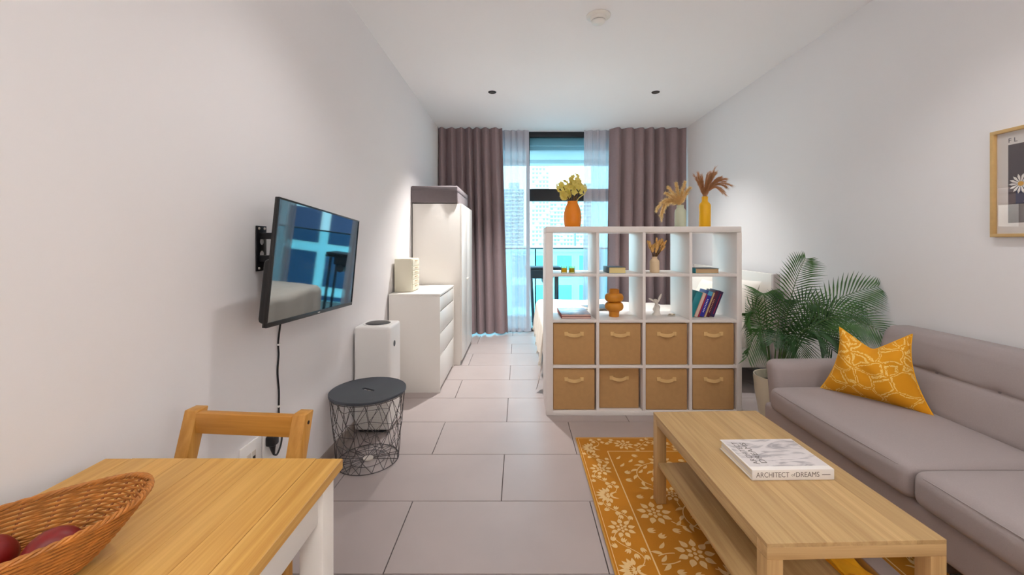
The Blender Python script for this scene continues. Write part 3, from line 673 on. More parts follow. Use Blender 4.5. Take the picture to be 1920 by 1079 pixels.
# air purifier
ax0, ax1, ay0, ay1, az = -1.136, -.885, 2.765, 3.015, .735
t = T('air_purifier', 'white square tower air purifier with dark top grille beside the wire side table', 'air purifier', ((ax0+ax1)/2, 2.89, 0))
acx, acy = (ax0+ax1)/2, (ay0+ay1)/2
t.part('base', M().rbox((acx, acy, .012), (.105, .105, .012), .01, 2, 2), 'black', True)
t.part('housing', M().rbox((acx, acy, .022+(az-.022)/2), (.1255, .125, (az-.022)/2), .02, 3, 4), 'plastic_white', True)
# lower perforated grille: rows of holes on the two visible faces
dot = M()
for i in range(30):
    for j in range(24):
        x = ax0+.026+.2*i/29; z = .055+.27*j/23
        dot.add([(x-.0019, ay0-.0006, z-.0019), (x+.0019, ay0-.0006, z-.0019), (x+.0019, ay0-.0006, z+.0019), (x-.0019, ay0-.0006, z+.0019)], [(0, 1, 2, 3)])
        y = ay0+.025+.2*i/29
        dot.add([(ax1+.0006, y-.0019, z-.0019), (ax1+.0006, y+.0019, z-.0019), (ax1+.0006, y+.0019, z+.0019), (ax1+.0006, y-.0019, z+.0019)], [(0, 1, 2, 3)])
t.part('intake_holes', dot, 'mesh_grey', stuff=True)
t.part('outlet_rim', M().lathe([(.10, az-.001), (.10, az+.003), (.095, az+.005), (.088, az+.004), (.086, az+.001)], acx, acy, 40), 'plastic_white', True)
t.part('outlet_grille', M().lathe([(.087, az+.002), (.075, az+.008), (.04, az+.010), (0, az+.010)], acx, acy, 40), 'black', True)
t.part('display', M().lathe([(0, 0), (.021, 0), (.021, .002), (0, .002)], 0, 0, 28).xf(Matrix.Translation((ax1, acy-.03, .60)) @ Matrix.Rotation(R(90), 4, 'Y')), 'lid_grey', True)

# wire basket side table
bx, by_ = -.915, 2.445
t = T('wire_side_table', 'round side table with dark lid on a wire basket', 'side table', (bx, by_, 0))
lz, lr = .42, .222
N = 64
def slot(i):
    a = 2*math.pi*i/N; c, s = math.cos(a), math.sin(a)
    x = max(-.034, min(.034, .09*c)); q = Vector((x+.013*c, .013*s)); r_ = R(-28)
    return (q.x*math.cos(r_)-q.y*math.sin(r_), q.x*math.sin(r_)+q.y*math.cos(r_))
rings = []
for kind, r_, z in (('s', 0, lz-.006), ('o', lr-.004, lz-.010), ('o', lr, lz-.006), ('o', lr, lz+.004), ('o', lr-.004, lz+.007), ('o', lr-.010, lz+.0035), ('s', 0, lz+.0035)):
    rings.append([(bx+slot(i)[0], by_+slot(i)[1], z) if kind == 's' else (bx+r_*math.cos(2*math.pi*i/N), by_+r_*math.sin(2*math.pi*i/N), z) for i in range(N)])
vs_ = [p for r_ in rings for p in r_]; fs_ = []
for k in range(len(rings)):
    k2 = (k+1) % len(rings)
    for i in range(N): fs_.append((k*N+i, k*N+(i+1) % N, k2*N+(i+1) % N, k2*N+i))
t.part('lid', M().add(vs_, fs_), 'lid_grey', True)
b = M()
def rad(z): return .178+.036*(z/.4)
def ringp(r_, z, n=48): return [(bx+r_*math.cos(2*math.pi*i/n), by_+r_*math.sin(2*math.pi*i/n), z) for i in range(n)]
wr = .0017
for z in (.004, .404): b.tube(ringp(rad(z), z), wr*1.5, 6, True)
nn = 17; lev = [.004, .075, .15, .225, .30, .404]
rr = random.Random(11)
node = [[((i+.5*(k % 2)+(rr.uniform(-.28, .28) if 0 < k < 5 else 0))*2*math.pi/nn, z+(rr.uniform(-.02, .02) if 0 < k < 5 else 0)) for i in range(nn)] for k, z in enumerate(lev)]
def np_(k, i):
    a, z = node[k][i % nn]; return (bx+rad(z)*math.cos(a), by_+rad(z)*math.sin(a), z)
for k in range(5):
    for i in range(nn):
        b.tube([np_(k, i), np_(k+1, i)], wr, 5); b.tube([np_(k, i), np_(k+1, i-1 if k % 2 == 0 else i+1)], wr, 5)
        if k in (2, 3) and i % 5 != 2: b.tube([np_(k, i), np_(k, i+1)], wr*.9, 5)
t.part('wire_cage', b, 'wire', True, stuff=True)
b = M()
for i in range(18):
    a = 2*math.pi*i/24; b.tube([(bx+.028*math.cos(a), by_+.028*math.sin(a), .005), (bx+.178*math.cos(a+.08*(i % 2)), by_+.178*math.sin(a+.08*(i % 2)), .005)], wr, 5)
b.tube(ringp(.10, .005), wr*.9, 5, True)
t.part('base_spokes', b, 'wire', True, stuff=True)
t.part('base_disc', M().lathe([(0, .002), (.03, .002), (.03, .009), (0, .009)], bx, by_, 24), 'mesh_grey', True)

# ------------------------------------------------------------------ television on a wall arm
tvw, tvh = .89, .51
e = bpy.data.objects.new('television', None); COL.objects.link(e); tag(e, 'black flat television on a tilting wall arm reflecting the window', 'television')
e.location = (-.9725, 2.0005, 1.2186); e.rotation_euler = (R(-3.094), R(3.94), R(2.35)); e.rotation_mode = 'XYZ'
def tp(nm, b, m_, bv=.002, sm=None, parent=e): return link(nm, mesh(nm, b, sm, bv), m_, parent)
tp('back_shell', M().box(-.016, -.004, -tvw/2, tvw/2, -tvh/2, tvh/2), 'black', .003)
tp('rear_housing', M().rbox((-.038, .0, -.12), (.024, tvw*.455, .13), .02, 3, 3), 'black', 0, True)
tp('screen', M().box(-.004, -.001, -tvw/2+.007, tvw/2-.007, -tvh/2+.018, tvh/2-.007), 'tv_screen', 0)
for a in ((-tvw/2, tvw/2, tvh/2-.007, tvh/2), (-tvw/2, tvw/2, -tvh/2, -tvh/2+.018), (-tvw/2, -tvw/2+.007, -tvh/2+.018, tvh/2-.007), (tvw/2-.007, tvw/2, -tvh/2+.018, tvh/2-.007)):
    tp('bezel', M().box(-.004, .002, *a), 'black', .0008)
tp('badge', M().box(.002, .0028, -.012, .012, -tvh/2+.006, -tvh/2+.011), 'mesh_grey', 0)
# wall arm
zc = (PZ(424, 1.79)+PZ(508, 1.79))/2
t = T('tv_wall_bracket', 'black metal wall bracket with two arms behind the television', 'wall bracket', (XL, 1.79, zc))
t.part('wall_plate', M().box(XL+.001, XL+.008, 1.758, 1.826, zc-.10, zc+.10), 'black_metal', bevel=.002)
for dz in (-.025, .03): t.part('slot', M().ell((XL+.0085, 1.792, zc+dz), (.0015, .013, .015), 14, 6), 'wall', True)
for dz in (-.088, .088):
    for y in (1.772, 1.81): t.part('screw', M().ell((XL+.009, y, zc+dz), (.004, .006, .006), 10, 6), 'mesh_grey', True)
for dz in (-.045, .055): t.part('arm', M().box(XL+.006, XL+.075, 1.772, 1.812, zc+dz-.014, zc+dz+.014), 'black_metal', bevel=.003)
t.part('arm_link', M().box(XL+.06, XL+.088, 1.775, 2.02, zc-.04, zc+.05), 'black_metal', bevel=.003)
t.part('pivot', M().tube([(XL+.074, 1.792, zc-.07), (XL+.074, 1.792, zc+.08)], .013, 12), 'black_metal', True)
t.part('head_plate', M().box(XL+.084, XL+.096, 1.93, 2.07, zc-.08, zc+.06), 'black_metal', bevel=.002)

# sockets, plug and television cord
sck = []
for y0, y1, lb in ((1.655, 1.785, 'white double data socket plate on the wall behind the dining chair'), (1.80, 1.925, 'white power socket plate holding the black plug')):
    z0, z1 = .335, .465
    t = T('wall_socket', lb, 'socket', (XL, (y0+y1)/2, z0))
    t.part('plate', M().box(XL+.0005, XL+.009, y0, y1, z0, z1), 'socket_white', bevel=.003)
    if y0 < 1.7:
        for k in range(2):
            p_ = t.part('outlet', M().box(XL+.008, XL+.0105, y0+.035+.032*k, y0+.062+.032*k, .38, .42), 'mesh_grey', bevel=.001)
            t.part('port', M().box(XL+.010, XL+.0112, y0+.041+.032*k, y0+.056+.032*k, .384, .398), 'black', parent=p_)
    else: t.part('switch', M().box(XL+.008, XL+.0115, y1-.04, y1-.022, .41, .43), 'socket_white', bevel=.001)
t = T('power_plug', 'black power plug pushed into the wall socket', 'plug', (XL+.01, 1.83, .41))
t.part('plug_body', M().rbox((XL+.03, 1.832, .418), (.021, .022, .024), .010, 2, 3), 'black', True)
t.part('grip', M().tube([(XL+.03, 1.832, .40), (XL+.034, 1.83, .375), (XL+.034, 1.835, .355)], [.016, .010, .006], 10), 'black', True)
pts = [(-1.06, 1.93, 1.10), (-1.12, 1.925, 1.02), (XL+.006, 1.92, .86), (XL+.005, 1.922, .78), (XL+.005, 1.914, .70), (XL+.005, 1.925, .60), (XL+.005, 1.925, .50), (XL+.010, 1.94, .44), (XL+.02, 1.92, .37), (XL+.03, 1.87, .335), (XL+.034, 1.835, .352)]
def spline(P, n=8):
    P = [Vector(p) for p in P]; o_ = []
    for i in range(len(P)-1):
        a, b_, c, d = P[max(0, i-1)], P[i], P[i+1], P[min(len(P)-1, i+2)]
        for k in range(n):
            s = k/n; o_.append(.5*((2*b_)+(c-a)*s+(2*a-5*b_+4*c-d)*s*s+(3*b_-a-3*c+d)*s**3))
    return o_+[P[-1]]
t = T('power_cable', 'black power cord running down the wall below the television', 'cord', (XL+.005, 1.92, .335))
t.part('cord', M().tube(spline(pts), .0042, 8), 'black', True)
for z in (.83, .535): t.part('cable_clip', M().box(XL+.0005, XL+.0105, 1.914, 1.932, z-.004, z+.004), 'socket_white', bevel=.001)

# ------------------------------------------------------------------ dining table, chair, basket
tx0, tx1, ty0, ty1, tz = -1.088, -.463, -.12, 1.06, .75
t = T('dining_table', 'dining table with a pine stave top and white legs', 'table', ((tx0+tx1)/2, (ty0+ty1)/2, 0))
ns = 9; sw = (tx1-tx0)/ns
for i in range(ns): t.part('stave', M().box(tx0+i*sw+.0002, tx0+(i+1)*sw-.0002, ty0, ty1, tz-.026, tz), 'pine', bevel=.0015 if i in (0, ns-1) else .0004, seg=1)
li = .010; ls = .058
for x in (tx0+li, tx1-li-ls):
    for y in (ty0+.03, ty1-.03-ls): t.part('leg', M().box(x, x+ls, y, y+ls, 0, tz-.0262), 'white', bevel=.003)
for x in (tx0+li+.012, tx1-li-.034): t.part('apron', M().box(x, x+.022, ty0+.03+ls, ty1-.03-ls, tz-.112, tz-.0262), 'white', bevel=.002)
for y in (ty0+.045, ty1-.067): t.part('apron', M().box(tx0+li+ls, tx1-li-ls, y, y+.022, tz-.112, tz-.0262), 'white', bevel=.002)
# chair tucked in at the far end, facing the table
cr_ = R(-5)
t = T('dining_chair', 'pine dining chair with a single top rail pushed under the far table end', 'chair', (-.835, 1.135, 0), cr_, local=True)
cw = .195; pst = .021; chh = .805
def post(x):
    a = M()
    for (y0, z0, y1, z1) in ((0, 0, 0, .45), (0, .45, .10, chh)):
        a.add([(x-pst, y0-pst, z0), (x+pst, y0-pst, z0), (x+pst, y0+pst, z0), (x-pst, y0+pst, z0), (x-pst, y1-pst, z1), (x+pst, y1-pst, z1), (x+pst, y1+pst, z1), (x-pst, y1+pst, z1)],
              [(0, 3, 2, 1), (4, 5, 6, 7), (0, 1, 5, 4), (1, 2, 6, 5), (2, 3, 7, 6), (3, 0, 4, 7)])
    return a
for x in (-cw+pst, cw-pst):
    p_ = t.part('back_leg', post(x), 'pine_z', bevel=.003)
    t.part('bolt', M().ell((x+math.copysign(pst, x), .093, chh-.028), (.002, .006, .006), 10, 6), 'bolt', True, parent=p_)
    t.part('front_leg', M().box(x-pst, x+pst, -.40-pst, -.40+pst, 0, .43), 'pine_z', bevel=.003)
    t.part('side_rail', M().box(x-.012, x+.012, -.40+pst, -pst, .375, .43), 'pine', bevel=.002)
t.part('top_rail', M().box(-cw+2*pst+.0003, cw-2*pst-.0003, .072, .098, chh-.066, chh-.005), 'pine_x', bevel=.002)
t.part('lower_rail', M().box(-cw+2*pst+.0003, cw-2*pst-.0003, .012, .034, .52, .57), 'pine_x', bevel=.002)
for y in (-.40, 0): t.part('seat_rail', M().box(-cw+2*pst, cw-2*pst, y-.012, y+.012, .375, .43), 'pine_x', bevel=.002)
for i in range(5): t.part('seat_slat', M().box(-cw, cw, -.42+i*.078, -.42+i*.078+.072, .431, .449), 'pine_x', bevel=.002)

# woven basket: ribs and weavers are real strands
bcx, bcy, ang = -.874, .606, R(48)
e = T('wicker_basket', 'boat-shaped brown wicker basket on the dining table', 'basket', (bcx, bcy, tz), ang, local=True)
def bshape(a, q):
    """a: angle, q: 0 foot .. 1 rim"""
    A = .150+(.236-.150)*q**.8; B = .058+(.106-.058)*q**.7
    c, s = math.cos(a), math.sin(a); ex = .72
    x = A*math.copysign(abs(c)**ex, c); y = B*math.copysign(abs(s)**.85, s)
    z = .006+(.088+.010*abs(c)**3)*q
    return Vector((x, y, z))
b = M(); nst = 30; rows = 27
for k in range(rows):
    q = k/(rows-1); seg = nst*4; pts = []
    for i in range(seg):
        a = 2*math.pi*i/seg; p_ = bshape(a, q); n_ = Vector((p_.x/.06, p_.y/.0125, 0)).normalized()
        pts.append(p_+n_*.0026*math.sin(math.pi*(i/4*1.0)+math.pi*(k % 2)))
    b.tube(pts, .0023, 6, True)
e.part('weave', b, 'wicker', True, stuff=True)
b = M()
for i in range(nst):
    a = 2*math.pi*(i+.5)/nst; b.tube([bshape(a, q/6) for q in range(7)], .0022, 5)
e.part('stakes', b, 'wicker_dark', True, stuff=True)
b = M()
for ph in (0, 2.1, 4.2):
    pts = []
    for i in range(240):
        a = 2*math.pi*i/240; p_ = bshape(a, 1.0); w_ = 60*a/2+ph
        pts.append(p_+Vector((p_.x/.25*.004*math.cos(w_), p_.y/.11*.0025*math.cos(w_), .003+.003*math.sin(w_))))
    b.tube(pts, .0028, 6, True)
e.part('rim', b, 'wicker', True, stuff=True)
b = M()
for k in range(17):
    y = -.050+.1*k/16; L = .13*math.sqrt(max(.02, 1-(y/.056)**2)); b.tube([(-L+2*L*i/30, y, .007+.0012*math.sin(i*1.6+math.pi*k)) for i in range(31)], .0032, 6)
e.part('floor_weave', b, 'wicker', True, stuff=True)
ap = [(r*.001, z*.001) for r, z in ((0, 4), (6, 1), (14, 0), (26, 6), (35, 20), (38.5, 36), (37, 50), (30, 62), (19, 68), (9, 66.5), (3, 61), (0, 59))]
apm = M().lathe(ap, 0, 0, 28)
def apple(wx, wy, lz, rot, label):
    o_ = bpy.data.objects.new('apple', None); COL.objects.link(o_); tag(o_, label, 'apple', 'red apples in the basket')
    o_.location = (wx, wy, tz+lz); o_.rotation_euler = rot
    link('fruit', mesh('fruit', apm, True), 'apple', o_, (0, 0, -.035)); link('stem', mesh('stem', M().tube([(0, 0, .058), (.002, 0, .07), (.005, 0, .08)], .0016, 6), True), 'ink_dark', o_, (0, 0, -.035))
apple(-.782, .676, .0475, (R(62), R(10), R(40)), 'dark red apple in the basket near the woven end')
apple(-.868, .652, .050, (R(70), R(0), R(5)), 'dark red apple in the basket with its stem hollow showing')

# ------------------------------------------------------------------ rug
rx0, rx1, ry0, ry1 = .377, 1.70, .75, 2.70
t = T('area_rug', 'mustard yellow rug with cream floral scrollwork under the coffee table', 'rug', ((rx0+rx1)/2, (ry0+ry1)/2, 0))
t.part('pile', M().box(rx0+.006, rx1-.006, ry0+.006, ry1-.006, .0005, .008), 'rug')
t.part('edging', M().tube([(rx0+.005, ry0+.005, .0055), (rx1-.005, ry0+.005, .0055), (rx1-.005, ry1-.005, .0055), (rx0+.005, ry1-.005, .0055)], .005, 6, True), 'rug_edge', True)
b = M(); ZQ = [0]
def poly(pts): b.add([(x, y, .0084+.00002*(ZQ[0] % 60)) for x, y in pts], [tuple(range(len(pts)))])
def shape(): ZQ[0] += 1
def leaf(x, y, L, w_, a, bend=0):
    shape(); n_ = 8; lft = []; rgt = []
    for i in range(n_+1):
        s = i/n_; hw = w_*math.sin(math.pi*s**.8)*.5*(1-.25*s); aa = a+bend*s
        px_, py_ = x+L*s*math.cos(a+bend*s*.5), y+L*s*math.sin(a+bend*s*.5)
        lft.append((px_-hw*math.sin(aa), py_+hw*math.cos(aa))); rgt.append((px_+hw*math.sin(aa), py_-hw*math.cos(aa)))
    for i in range(n_): poly([lft[i], rgt[i], rgt[i+1], lft[i+1]])
def ribbon(pts, w_):
    shape()
    pts = [Vector(p) for p in pts]
    for i in range(len(pts)-1):
        d = (pts[i+1]-pts[i]); 
        if d.length < 1e-6: continue
        q = Vector((-d.y, d.x)).normalized()*w_/2; poly([pts[i]+q, pts[i]-q, pts[i+1]-q, pts[i+1]+q])
def disc(x, y, r, n_=10): shape(); poly([(x+r*math.cos(2*math.pi*i/n_), y+r*math.sin(2*math.pi*i/n_)) for i in range(n_)])
def lobed(x, y, r, a, w_):
    """petal with a notched tip"""
    leaf(x, y, r, w_, a-.13, .3); leaf(x, y, r*.93, w_, a+.13, -.3)
def flower(x, y, r, rot, kind):
    if kind == 0:                                  # round rosette
        for i in range(9): lobed(x+r*.48*math.cos(rot+i*.698), y+r*.48*math.sin(rot+i*.698), r*.56, rot+i*.698, r*.36)
        for i in range(6): leaf(x+r*.16*math.cos(rot+i*1.047), y+r*.16*math.sin(rot+i*1.047), r*.32, r*.26, rot+i*1.047)
        disc(x, y, r*.10)
    else:                                          # palmette fan
        for i in range(9):
            a = rot+(i-4)*.36; L = r*(1.25-.05*abs(i-4)); s_ = r*.42; leaf(x+s_*math.cos(a), y+s_*math.sin(a), L-s_, r*.34, a, .25*(i-4)/4)
        for i in range(5):
            a = rot+(i-2)*.5; leaf(x+r*.1*math.cos(a), y+r*.1*math.sin(a), r*.34, r*.16, a)
        for s_ in (-1, 1): leaf(x, y, r*.8, r*.22, rot+s_*2.0, s_*1.2)
        disc(x-r*.12*math.cos(rot), y-r*.12*math.sin(rot), r*.11)
def tulip(x, y, a, s_):
    leaf(x, y, s_, s_*.40, a); leaf(x, y, s_*.95, s_*.38, a+.6, -.5); leaf(x, y, s_*.95, s_*.38, a-.6, .5)
rg = random.Random(4)
bw = .178
ins = [(rx0+bw, ry0+bw), (rx1-bw, ry0+bw), (rx1-bw, ry1-bw), (rx0+bw, ry1-bw), (rx0+bw, ry0+bw)]
ribbon(ins, .006)
ribbon([(rx0+.018, ry0+.018), (rx1-.018, ry0+.018), (rx1-.018, ry1-.018), (rx0+.018, ry1-.018), (rx0+.018, ry0+.018)], .003)
# border: alternating blossoms joined by a wavy stem with little tulips
def border(p0, p1):
    p0, p1 = Vector(p0), Vector(p1); L = (p1-p0).length; d = (p1-p0)/L; nrm = Vector((-d.y, d.x)); n_ = max(2, round(L/.235)); st = L/n_; da = math.atan2(d.y, d.x)
    ribbon([p0+d*L*i/160+nrm*.048*math.sin(2*math.pi*(L*i/160)/st) for i in range(161)], .0035)
    for i in range(n_):
        c = p0+d*(i+.5)*st; flower(c.x, c.y, .062, da+(math.pi/2 if i % 2 else 0)*rg.choice((-1, 1)), i % 2)
        for s_ in (-1, 1):
            for q, (u, v) in enumerate(((.0, .052), (.25, .02), (.06, .0), (.30, .062))):
                m_ = p0+d*(i+u*s_*.55+.0+(1 if s_ < 0 else 0))*st+nrm*s_*v
                if 0 < (m_-p0).dot(d) < L: tulip(m_.x, m_.y, da+rg.uniform(-1, 1)+(0 if s_ > 0 else math.pi), .031)
border((rx0+bw/2+.006, ry0+.02), (rx0+bw/2+.006, ry1-.02)); border((rx1-bw/2-.006, ry0+.02), (rx1-bw/2-.006, ry1-.02))
border((rx0+bw, ry1-bw/2-.006), (rx1-bw, ry1-bw/2-.006)); border((rx0+bw, ry0+bw/2+.006), (rx1-bw, ry0+bw/2+.006))
# field: blossoms with curling stems, leaves and tulips
fx0, fx1, fy0, fy1 = rx0+bw+.03, rx1-bw-.03, ry0+bw+.03, ry1-bw-.03
occ = []
def free(x, y, r): return fx0+r*.6 < x < fx1-r*.6 and fy0+r*.6 < y < fy1-r*.6 and all((x-a)**2+(y-c)**2 > (r+q)**2 for a, c, q in occ)
fls = []
for tr in range(4000):
    r = rg.choice((.085, .075, .065, .06)) if tr < 1500 else .05
    x, y = rg.uniform(fx0, fx1), rg.uniform(fy0, fy1)
    if free(x, y, r+.016): occ.append((x, y, r+.012)); fls.append((x, y, r)); flower(x, y, r*.95, rg.uniform(0, 6.28), rg.choice((0, 0, 1)))
    if len(fls) > 30: break
for x, y, r in fls:
    for k in range(2):
        a = rg.uniform(0, 6.28); s_ = rg.choice((-1, 1)); P = []; px_, py_ = x+r*math.cos(a), y+r*math.sin(a); a2 = a
        for i in range(34):
            P.append((px_, py_)); px_ += .0085*math.cos(a2); py_ += .0085*math.sin(a2); a2 += s_*.055*(1+.02*i)
            if not (fx0-.01 < px_ < fx1+.01 and fy0-.01 < py_ < fy1+.01): break
            if i > 3 and any((px_-c)**2+(py_-d)**2 < (q*.95)**2 for c, d, q in occ if (c, d) != (x, y)): break
            if i % 7 == 5 and free(px_+.02*math.cos(a2+s_*-1.2), py_+.02*math.sin(a2+s_*-1.2), .012): 
                leaf(px_, py_, .052, .02, a2-s_*.9, s_*.6); occ.append((px_+.026*math.cos(a2-s_*.9), py_+.026*math.sin(a2-s_*.9), .018))
        ribbon(P, .005)
        if len(P) > 12 and free(px_, py_, .01): tulip(px_, py_, a2, .045); occ.append((px_+.02*math.cos(a2), py_+.02*math.sin(a2), .03))
for tr in range(3000):
    x, y = rg.uniform(fx0, fx1), rg.uniform(fy0, fy1)
    if free(x, y, .024): tulip(x-.018, y, rg.uniform(-.6, .6), .04) if tr % 2 else (leaf(x-.02, y-.01, .05, .018, .5, .7)); occ.append((x, y, .026))
t.part('floral_pattern', b, 'rug_pattern', stuff=True)

# ------------------------------------------------------------------ coffee table
ZR = .0095
e = T('coffee_table', 'oak-coloured coffee table with square legs and a lower shelf', 'table', (.968, 1.617, ZR), R(1.7), local=True)
cw, cl, ch_ = .2675, .45, .45-ZR
ns = 6
for i in range(ns): e.part('stave', M().box(-cw+i*2*cw/ns+.0001, -cw+(i+1)*2*cw/ns-.0001, -cl, cl, ch_-.012, ch_), 'oak', bevel=.0004, seg=1)
for y in (-cl, cl-.048): e.part('top_edge', M().box(-cw, cw, y, y+.048, ch_-.048, ch_-.0122), 'oak_x', bevel=.001)
for x in (-cw, cw-.048): e.part('top_edge', M().box(x, x+.048, -cl+.0482, cl-.0482, ch_-.048, ch_-.0122), 'oak', bevel=.001)
e.part('top_core', M().box(-cw+.0482, cw-.0482, -cl+.0482, cl-.0482, ch_-.046, ch_-.0122), 'oak')
for x in (-cw, cw-.048):
    for y in (-cl, cl-.048): e.part('leg', M().box(x, x+.048, y, y+.048, 0, ch_-.0482), 'oak_z', bevel=.001)
e.part('lower_shelf', M().box(-cw+.006, cw-.006, -cl+.0485, cl-.0485, .19, .207), 'oak', bevel=.001)
zt = .45+.0004
bx0, bx1, by0, by1, bh = .853, 1.157, 1.471, 1.696, .038
bc = ((bx0+bx1)/2-.006, (by0+by1)/2, zt)
e = T('art_book', 'large white art book titled ARCHITECT of DREAMS on the coffee table', 'book', bc, R(1.2), local=True)
a, b_ = (bx1-bx0)/2, (by1-by0)/2
e.part('back_cover', M().box(-a, a, -b_, b_, 0, .003), 'cover_white', bevel=.0006); e.part('front_cover', M().box(-a, a, -b_, b_, bh-.003, bh), 'cover_white', bevel=.0006)
e.part('cover_art', M().box(-a+.006, a-.003, -b_+.022, b_-.004, bh, bh+.0003), 'cover_art')
for k in range(3): e.part('pages', M().box(-a+.004+.001*k, a-.004, -b_+.003, b_-.004, .003+.0107*k, .003+.0107*(k+1)-.0008), 'page' if k != 1 else 'paper')
e.part('spine', M().box(-a, a, -b_-.002, -b_+.002, 0, bh), 'cover_white', bevel=.0012)
def fit(k, width, height):
    bb = [Vector(c) for c in k.bound_box]; k.scale = (width/(bb[6].x-bb[0].x), height/(bb[6].y-bb[0].y), 1)
for wd, x0, x1, hh in (('ARCHITECT', -.1374, -.0155, .0185), ('of', -.0076, .0055, .011), ('DREAMS', .0092, .0955, .0185)):
    fit(text(e.e, wd, 'ink', .03, ((x0+x1)/2, -b_-.0022, bh*.5), (R(90), 0, 0)), x1-x0, hh)
e.part('publisher_mark', M().box(.106, .137, -b_-.0026, -b_-.0019, bh*.5-.0012, bh*.5+.0012), 'ink')
fit(text(e.e, 'ARCHITECT', 'ink', .031, (-.108, .006, bh+.0005), (0, 0, R(90))), .165, .021)
fit(text(e.e, 'DREAMS', 'ink', .033, (-.076, .006, bh+.0005), (0, 0, R(90))), .150, .023)
# things on the lower shelf
zs_ = ZR+.2075
e = T('cardboard_box', 'flat cardboard box with a grey lid on the lower shelf of the coffee table', 'box', (1.192, 1.335, zs_), R(-1), local=True)
e.part('tray', M().box(-.032, .032, -.10, .10, 0, .03), 'card', bevel=.002); e.part('lid', M().box(-.033, .033, -.065, .10, .03, .036), 'lid_card', bevel=.001)
b = M()
def cloth(u, v):
    x, y = (u-.5)*.08, (v-.5)*.20; return (x, y, .030+.014*math.sin(u*7+v*3)+.010*math.sin(v*9)-.024*(abs(u-.5)*2)**3-.02*(abs(v-.5)*2)**4)
b.grid(18, 18, cloth).grid(18, 18, lambda u, v: (cloth(u, v)[0], cloth(u, v)[1], .001))
e = T('yellow_cloth', 'folded bright yellow cloth on the lower shelf of the coffee table', 'cloth', (1.108, 1.325, zs_), R(5), local=True)
e.part('cloth', b, 'yellow_cloth', True); e.part('fold', M().rbox((.0, .03, .012), (.036, .06, .011), .01, 3, 3), 'yellow_cloth', True)

# ------------------------------------------------------------------ sofa
SX0, SX1, SYA, SYB = 1.51, XR-.015, .60, 2.56
t = T('sofa', 'grey fabric three-seat sofa with button back against the wall', 'sofa', ((SX0+SX1)/2, (SYA+SYB)/2, 0))
t.part('base', M().rbox(((SX0+.03+SX1)/2, (SYA+SYB)/2, .235), ((SX1-SX0-.03)/2, (SYB-SYA)/2-.02, .085), .03, 4, 4), 'sofa', True)
ym = 1.55
for y0, y1 in ((ym+.002, SYB-.135), (SYA+.135, ym-.002)):
    c_ = t.part('seat_cushion', M().rbox(((SX0+2.12)/2-.005, (y0+y1)/2, .385), ((2.12-SX0)/2+.005, (y1-y0)/2, .068), .04, 8, 5, (.010, 0, .018)), 'sofa', True)
    xs, ys0, ys1, zz = SX0-.004, y0+.012, y1-.012, .437
    t.part('piping', M().tube([(2.1, ys0-.004, zz), (xs+.04, ys0-.004, zz), (xs+.01, ys0+.012, zz), (xs+.0, ys0+.04, zz)]+[(xs-.008*math.sin(math.pi*i/12), ys0+.04+(ys1-ys0-.08)*i/12, zz+.001) for i in range(1, 12)]+[(xs, ys1-.04, zz), (xs+.01, ys1-.012, zz), (xs+.04, ys1+.004, zz), (2.1, ys1+.004, zz)], .0022, 6), 'sofa', True, parent=c_)
for y, s_ in ((SYB-.07, 1), (SYA+.07, -1)):
    def armf(p, y=y, s_=s_):
        q = (p.z-.17)/.41; p.y += s_*.03*max(0, q)**2; p.x += .035*(1-max(0, q))*(1 if p.x < 1.8 else 0)+ (.02*max(0, q) if p.x < 1.8 else 0)
        return p
    t.part('arm', M().rbox(((SX0+.03+SX1)/2, y, .375), ((SX1-SX0-.03)/2, .062, .205), .048, 8, 6, (0, .008, .006), armf), 'sofa', True)
xb = 2.155; ZS = .643; BYS = [2.08-.272*i for i in range(6) if 2.08-.272*i > SYA+.2]
def lean_fn(p):
    if p.x < xb:
        g_ = math.exp(-((p.z-ZS)/.010)**2)*.012+math.exp(-((p.z-ZS)/.05)**2)*.010
        for yb in BYS: g_ += .020*math.exp(-((p.z-ZS)/.022)**2-((p.y-yb)/.03)**2)
        p.x += g_
    p.x += .30*(min(p.z, .80)-.44); return p
t.part('backrest', M().rbox((xb, (SYA+SYB)/2, .63), (.085, (SYB-SYA)/2-.138, .197), .05, 56, 6, (.012, .006, .006), lean_fn), 'sofa', True)
t.part('back_frame', M().rbox((2.30, (SYA+SYB)/2, .47), (.065, (SYB-SYA)/2-.06, .30), .04, 6, 4), 'sofa', True)
for y in BYS: t.part('button', M().ell((xb-.052+.30*.2, y, ZS), (.007, .012, .012), 14, 8), 'sofa_seam', True)
for x in (SX0+.12, SX1-.12):
    for y in (SYA+.13, SYB-.13):
        z0 = .0095 if x < 2 and y > ry0 and y < ry1 and x < rx1 else .0
        t.part('leg', M().lathe([(0, z0), (.014, z0), (.024, .155), (0, .155)], x, y, 16), 'leg_dark', True)

